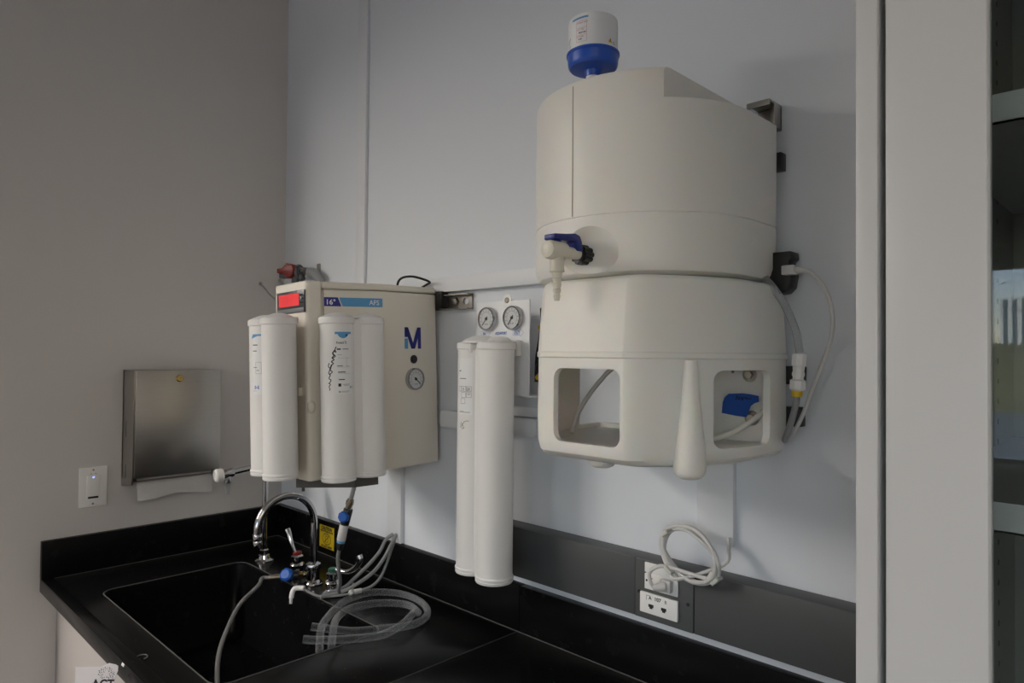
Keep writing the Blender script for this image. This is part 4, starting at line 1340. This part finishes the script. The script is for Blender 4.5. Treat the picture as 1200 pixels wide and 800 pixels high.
# thick clear hoses
HR = .0085
pts = [(.955, -.395, CZ - .10), (.915, -.378, CZ - .03), (.868, -.348, CZ + .012), (.818, -.302, CZ + .014), (.776, -.254, CZ + .012), (.738, -.195, CZ + .0095), (.738, -.125, CZ + .009), (.803, -.078, CZ + .009), (.892, -.082, CZ + .009),
       (.960, -.125, CZ + .009), (.978, -.185, CZ + .009), (.950, -.242, CZ + .009), (.918, -.30, CZ + .010), (.880, -.355, CZ + .022), (.868, -.372, CZ + .026)]
tag(obj('clear_hose', MB().tube(pts, HR, seg=16, smooth=10), TUBE_C), 'thick clear hose making the wider loop from the sink over the counter', 'hose', 'thick clear hoses')
pts = [(.970, -.388, CZ - .10), (.93, -.36, CZ - .025), (.882, -.325, CZ + .013), (.836, -.285, CZ + .016), (.800, -.225, CZ + .012), (.815, -.155, CZ + .009), (.87, -.115, CZ + .009), (.930, -.128, CZ + .010),
       (.962, -.165, CZ + .0265), (.985, -.215, CZ + .020), (.978, -.268, CZ + .009), (.948, -.325, CZ + .009), (.908, -.378, CZ + .010), (.888, -.402, CZ + .013)]
tag(obj('clear_hose', MB().tube(pts, HR, seg=16, smooth=10), TUBE_C), 'thick clear hose making the narrower loop, its cut end over the sink edge', 'hose', 'thick clear hoses')

# yellow caution sticker
t = thing('caution_sticker', 'yellow caution sticker on the black backsplash behind the faucet', 'sticker', (.34, -BT, .926))
FK = frame((.337, -BT - .0003, .959), (1, 0, 0), (0, 0, 1))
obj('sticker_sheet', MB().obox(FK, (-.042, -.034, 0), (.042, .034, .0006)), YELLOW, t)
f = fmap(FK, .0009)
w = MB().text('CAUTION', .0135, lambda x, y: f(x, y + .0215), 'CENTER', .0009).text('NON-POTABLE WATER', .0068, lambda x, y: f(x, y + .0145), 'CENTER', .0005)
w.text('DO NOT DRINK', .0085, lambda x, y: f(x, y - .032), 'CENTER', .0006)
w.stroke([(.024 * math.cos(a * PI / 12), -.006 + .0165 * math.sin(a * PI / 12)) for a in range(25)], .0022, f, 0)
w.stroke([(-.015, -.018), (.015, .006)], .0022, f, 0)
w.stroke([(-.008, .003), (.008, .003), (.006, -.015), (-.006, -.015), (-.008, .003)], .0018, f, 0).stroke([(0, .003), (.003, .009)], .0014, f, 0)
obj('sticker_print', w, INK, t)

# card taped to the counter edge
t = thing('paper_card', 'white card with black lettering taped to the front edge of the counter', 'card', (.69, -.73, .78))
CF = frame((.7185, -.7085, .9035), (.714, .70, 0), (0, 0, 1))
w = MB().prism([(-.086, -.12), (-.086, -.0035), (-.037, -.0015), (-.019, .0055), (-.006, .003), (-.001, 0), (-.0015, -.010), (-.009, -.026), (-.006, -.12)], 0, .0008, fr=CF)
obj('card_sheet', w, CARD, t)
f = fmap(CF, .0012)
w = MB().text('ACT', .026, lambda x, y: f(x * .86 - .052, y - .0445), bold=.0007)
random.seed(5)
for k in range(46):
    a = 2 * PI * k * .381966
    rr_ = .0045 + .0105 * math.sqrt((k + .5) / 46)
    px, py = -.0235 + rr_ * 1.1 * math.cos(a), -.0155 + rr_ * .9 * math.sin(a)
    if py < -.024:
        continue
    q = .0007 + .0006 * random.random()
    w.stroke([(px - q * math.cos(a), py - q * math.sin(a)), (px + q * math.cos(a), py + q * math.sin(a))], q * 1.3, f, 0)
obj('card_print', w, INK, t)
w = MB().prism([(.706, .899), (.720, .899), (.727, .9065), (.713, .9065)], 0, .0006, fr=frame((0, -.7003, 0), (1, 0, 0), (0, 0, 1)))
obj('tape_piece', w, WHITE_L, t)
tag(obj('plastic_ring', MB().tube([(.715 + .012 * math.cos(a * PI / 8), -.665 + .010 * math.sin(a * PI / 8), CZ + .002) for a in range(15)], .0012, seg=6, smooth=0), TUBE_G),
    'small grey broken plastic ring on the counter above the white card', 'ring')

# ------------------------------------------------------------------ light
W = bpy.data.worlds.new('sky')
SC.world = W
W.use_nodes = True
nt = W.node_tree
bg = nt.nodes['Background']
sk = nt.nodes.new('ShaderNodeTexSky')
sk.sky_type = 'NISHITA'
sk.sun_disc = False
sk.sun_elevation = math.radians(42)
sk.sun_rotation = math.radians(20)
sk.dust_density = .2
sk.ozone_density = 1.5
mw = nt.nodes.new('ShaderNodeMix')
mw.data_type = 'RGBA'
mw.blend_type = 'MULTIPLY'
mw.inputs['Factor'].default_value = 1
mw.inputs['B'].default_value = (1.12, .965, 1.05, 1)
nt.links.new(sk.outputs[0], mw.inputs['A'])
nt.links.new(mw.outputs['Result'], bg.inputs['Color'])
bg.inputs['Strength'].default_value = .28
sl = bpy.data.lights.new('sun', 'SUN')
sl.energy = 9
sl.angle = .01
sl.color = (1, .95, .86)
so = bpy.data.objects.new('sun', sl)
COL.objects.link(so)
so.location = (0, 30, 30)
so.rotation_euler = (math.radians(-42), 0, math.radians(-20))
for x0, x1 in WINS:
    pl = bpy.data.lights.new('window_portal', 'AREA')
    pl.shape = 'RECTANGLE'
    pl.size, pl.size_y = x1 - x0, WZ1 - WZ0
    pl.cycles.is_portal = True
    po = bpy.data.objects.new('window_portal', pl)
    COL.objects.link(po)
    po.location = ((x0 + x1) / 2, RY0 - .01, (WZ0 + WZ1) / 2)
    po.rotation_euler = (math.radians(90), 0, 0)

# ------------------------------------------------------------------ camera
cam = bpy.data.cameras.new('camera')
cam.sensor_width = 36
cam.lens = 806.7 / 1200 * 36
cam.clip_start = .02
cam.clip_end = 2000
co = bpy.data.objects.new('camera', cam)
COL.objects.link(co)
yaw, pit, rol = math.radians(44.457), math.radians(1.034), math.radians(.5156)
fw = V((-math.sin(yaw) * math.cos(pit), math.cos(yaw) * math.cos(pit), math.sin(pit)))
rt = V((math.cos(yaw), math.sin(yaw), 0))
up = rt.cross(fw)
R2 = rt * math.cos(rol) + up * math.sin(rol)
U2 = up * math.cos(rol) - rt * math.sin(rol)
M = Matrix.Identity(4)
for i in range(3):
    M[i][0], M[i][1], M[i][2] = R2[i], U2[i], -fw[i]
M.translation = V((2.238, -1.15, 1.53))
co.matrix_world = M
SC.camera = co

vs = SC.view_settings
vs.view_transform = 'Standard'
vs.look = 'None'
vs.gamma = 1
vs.use_curve_mapping = False
vs.exposure = 2.17
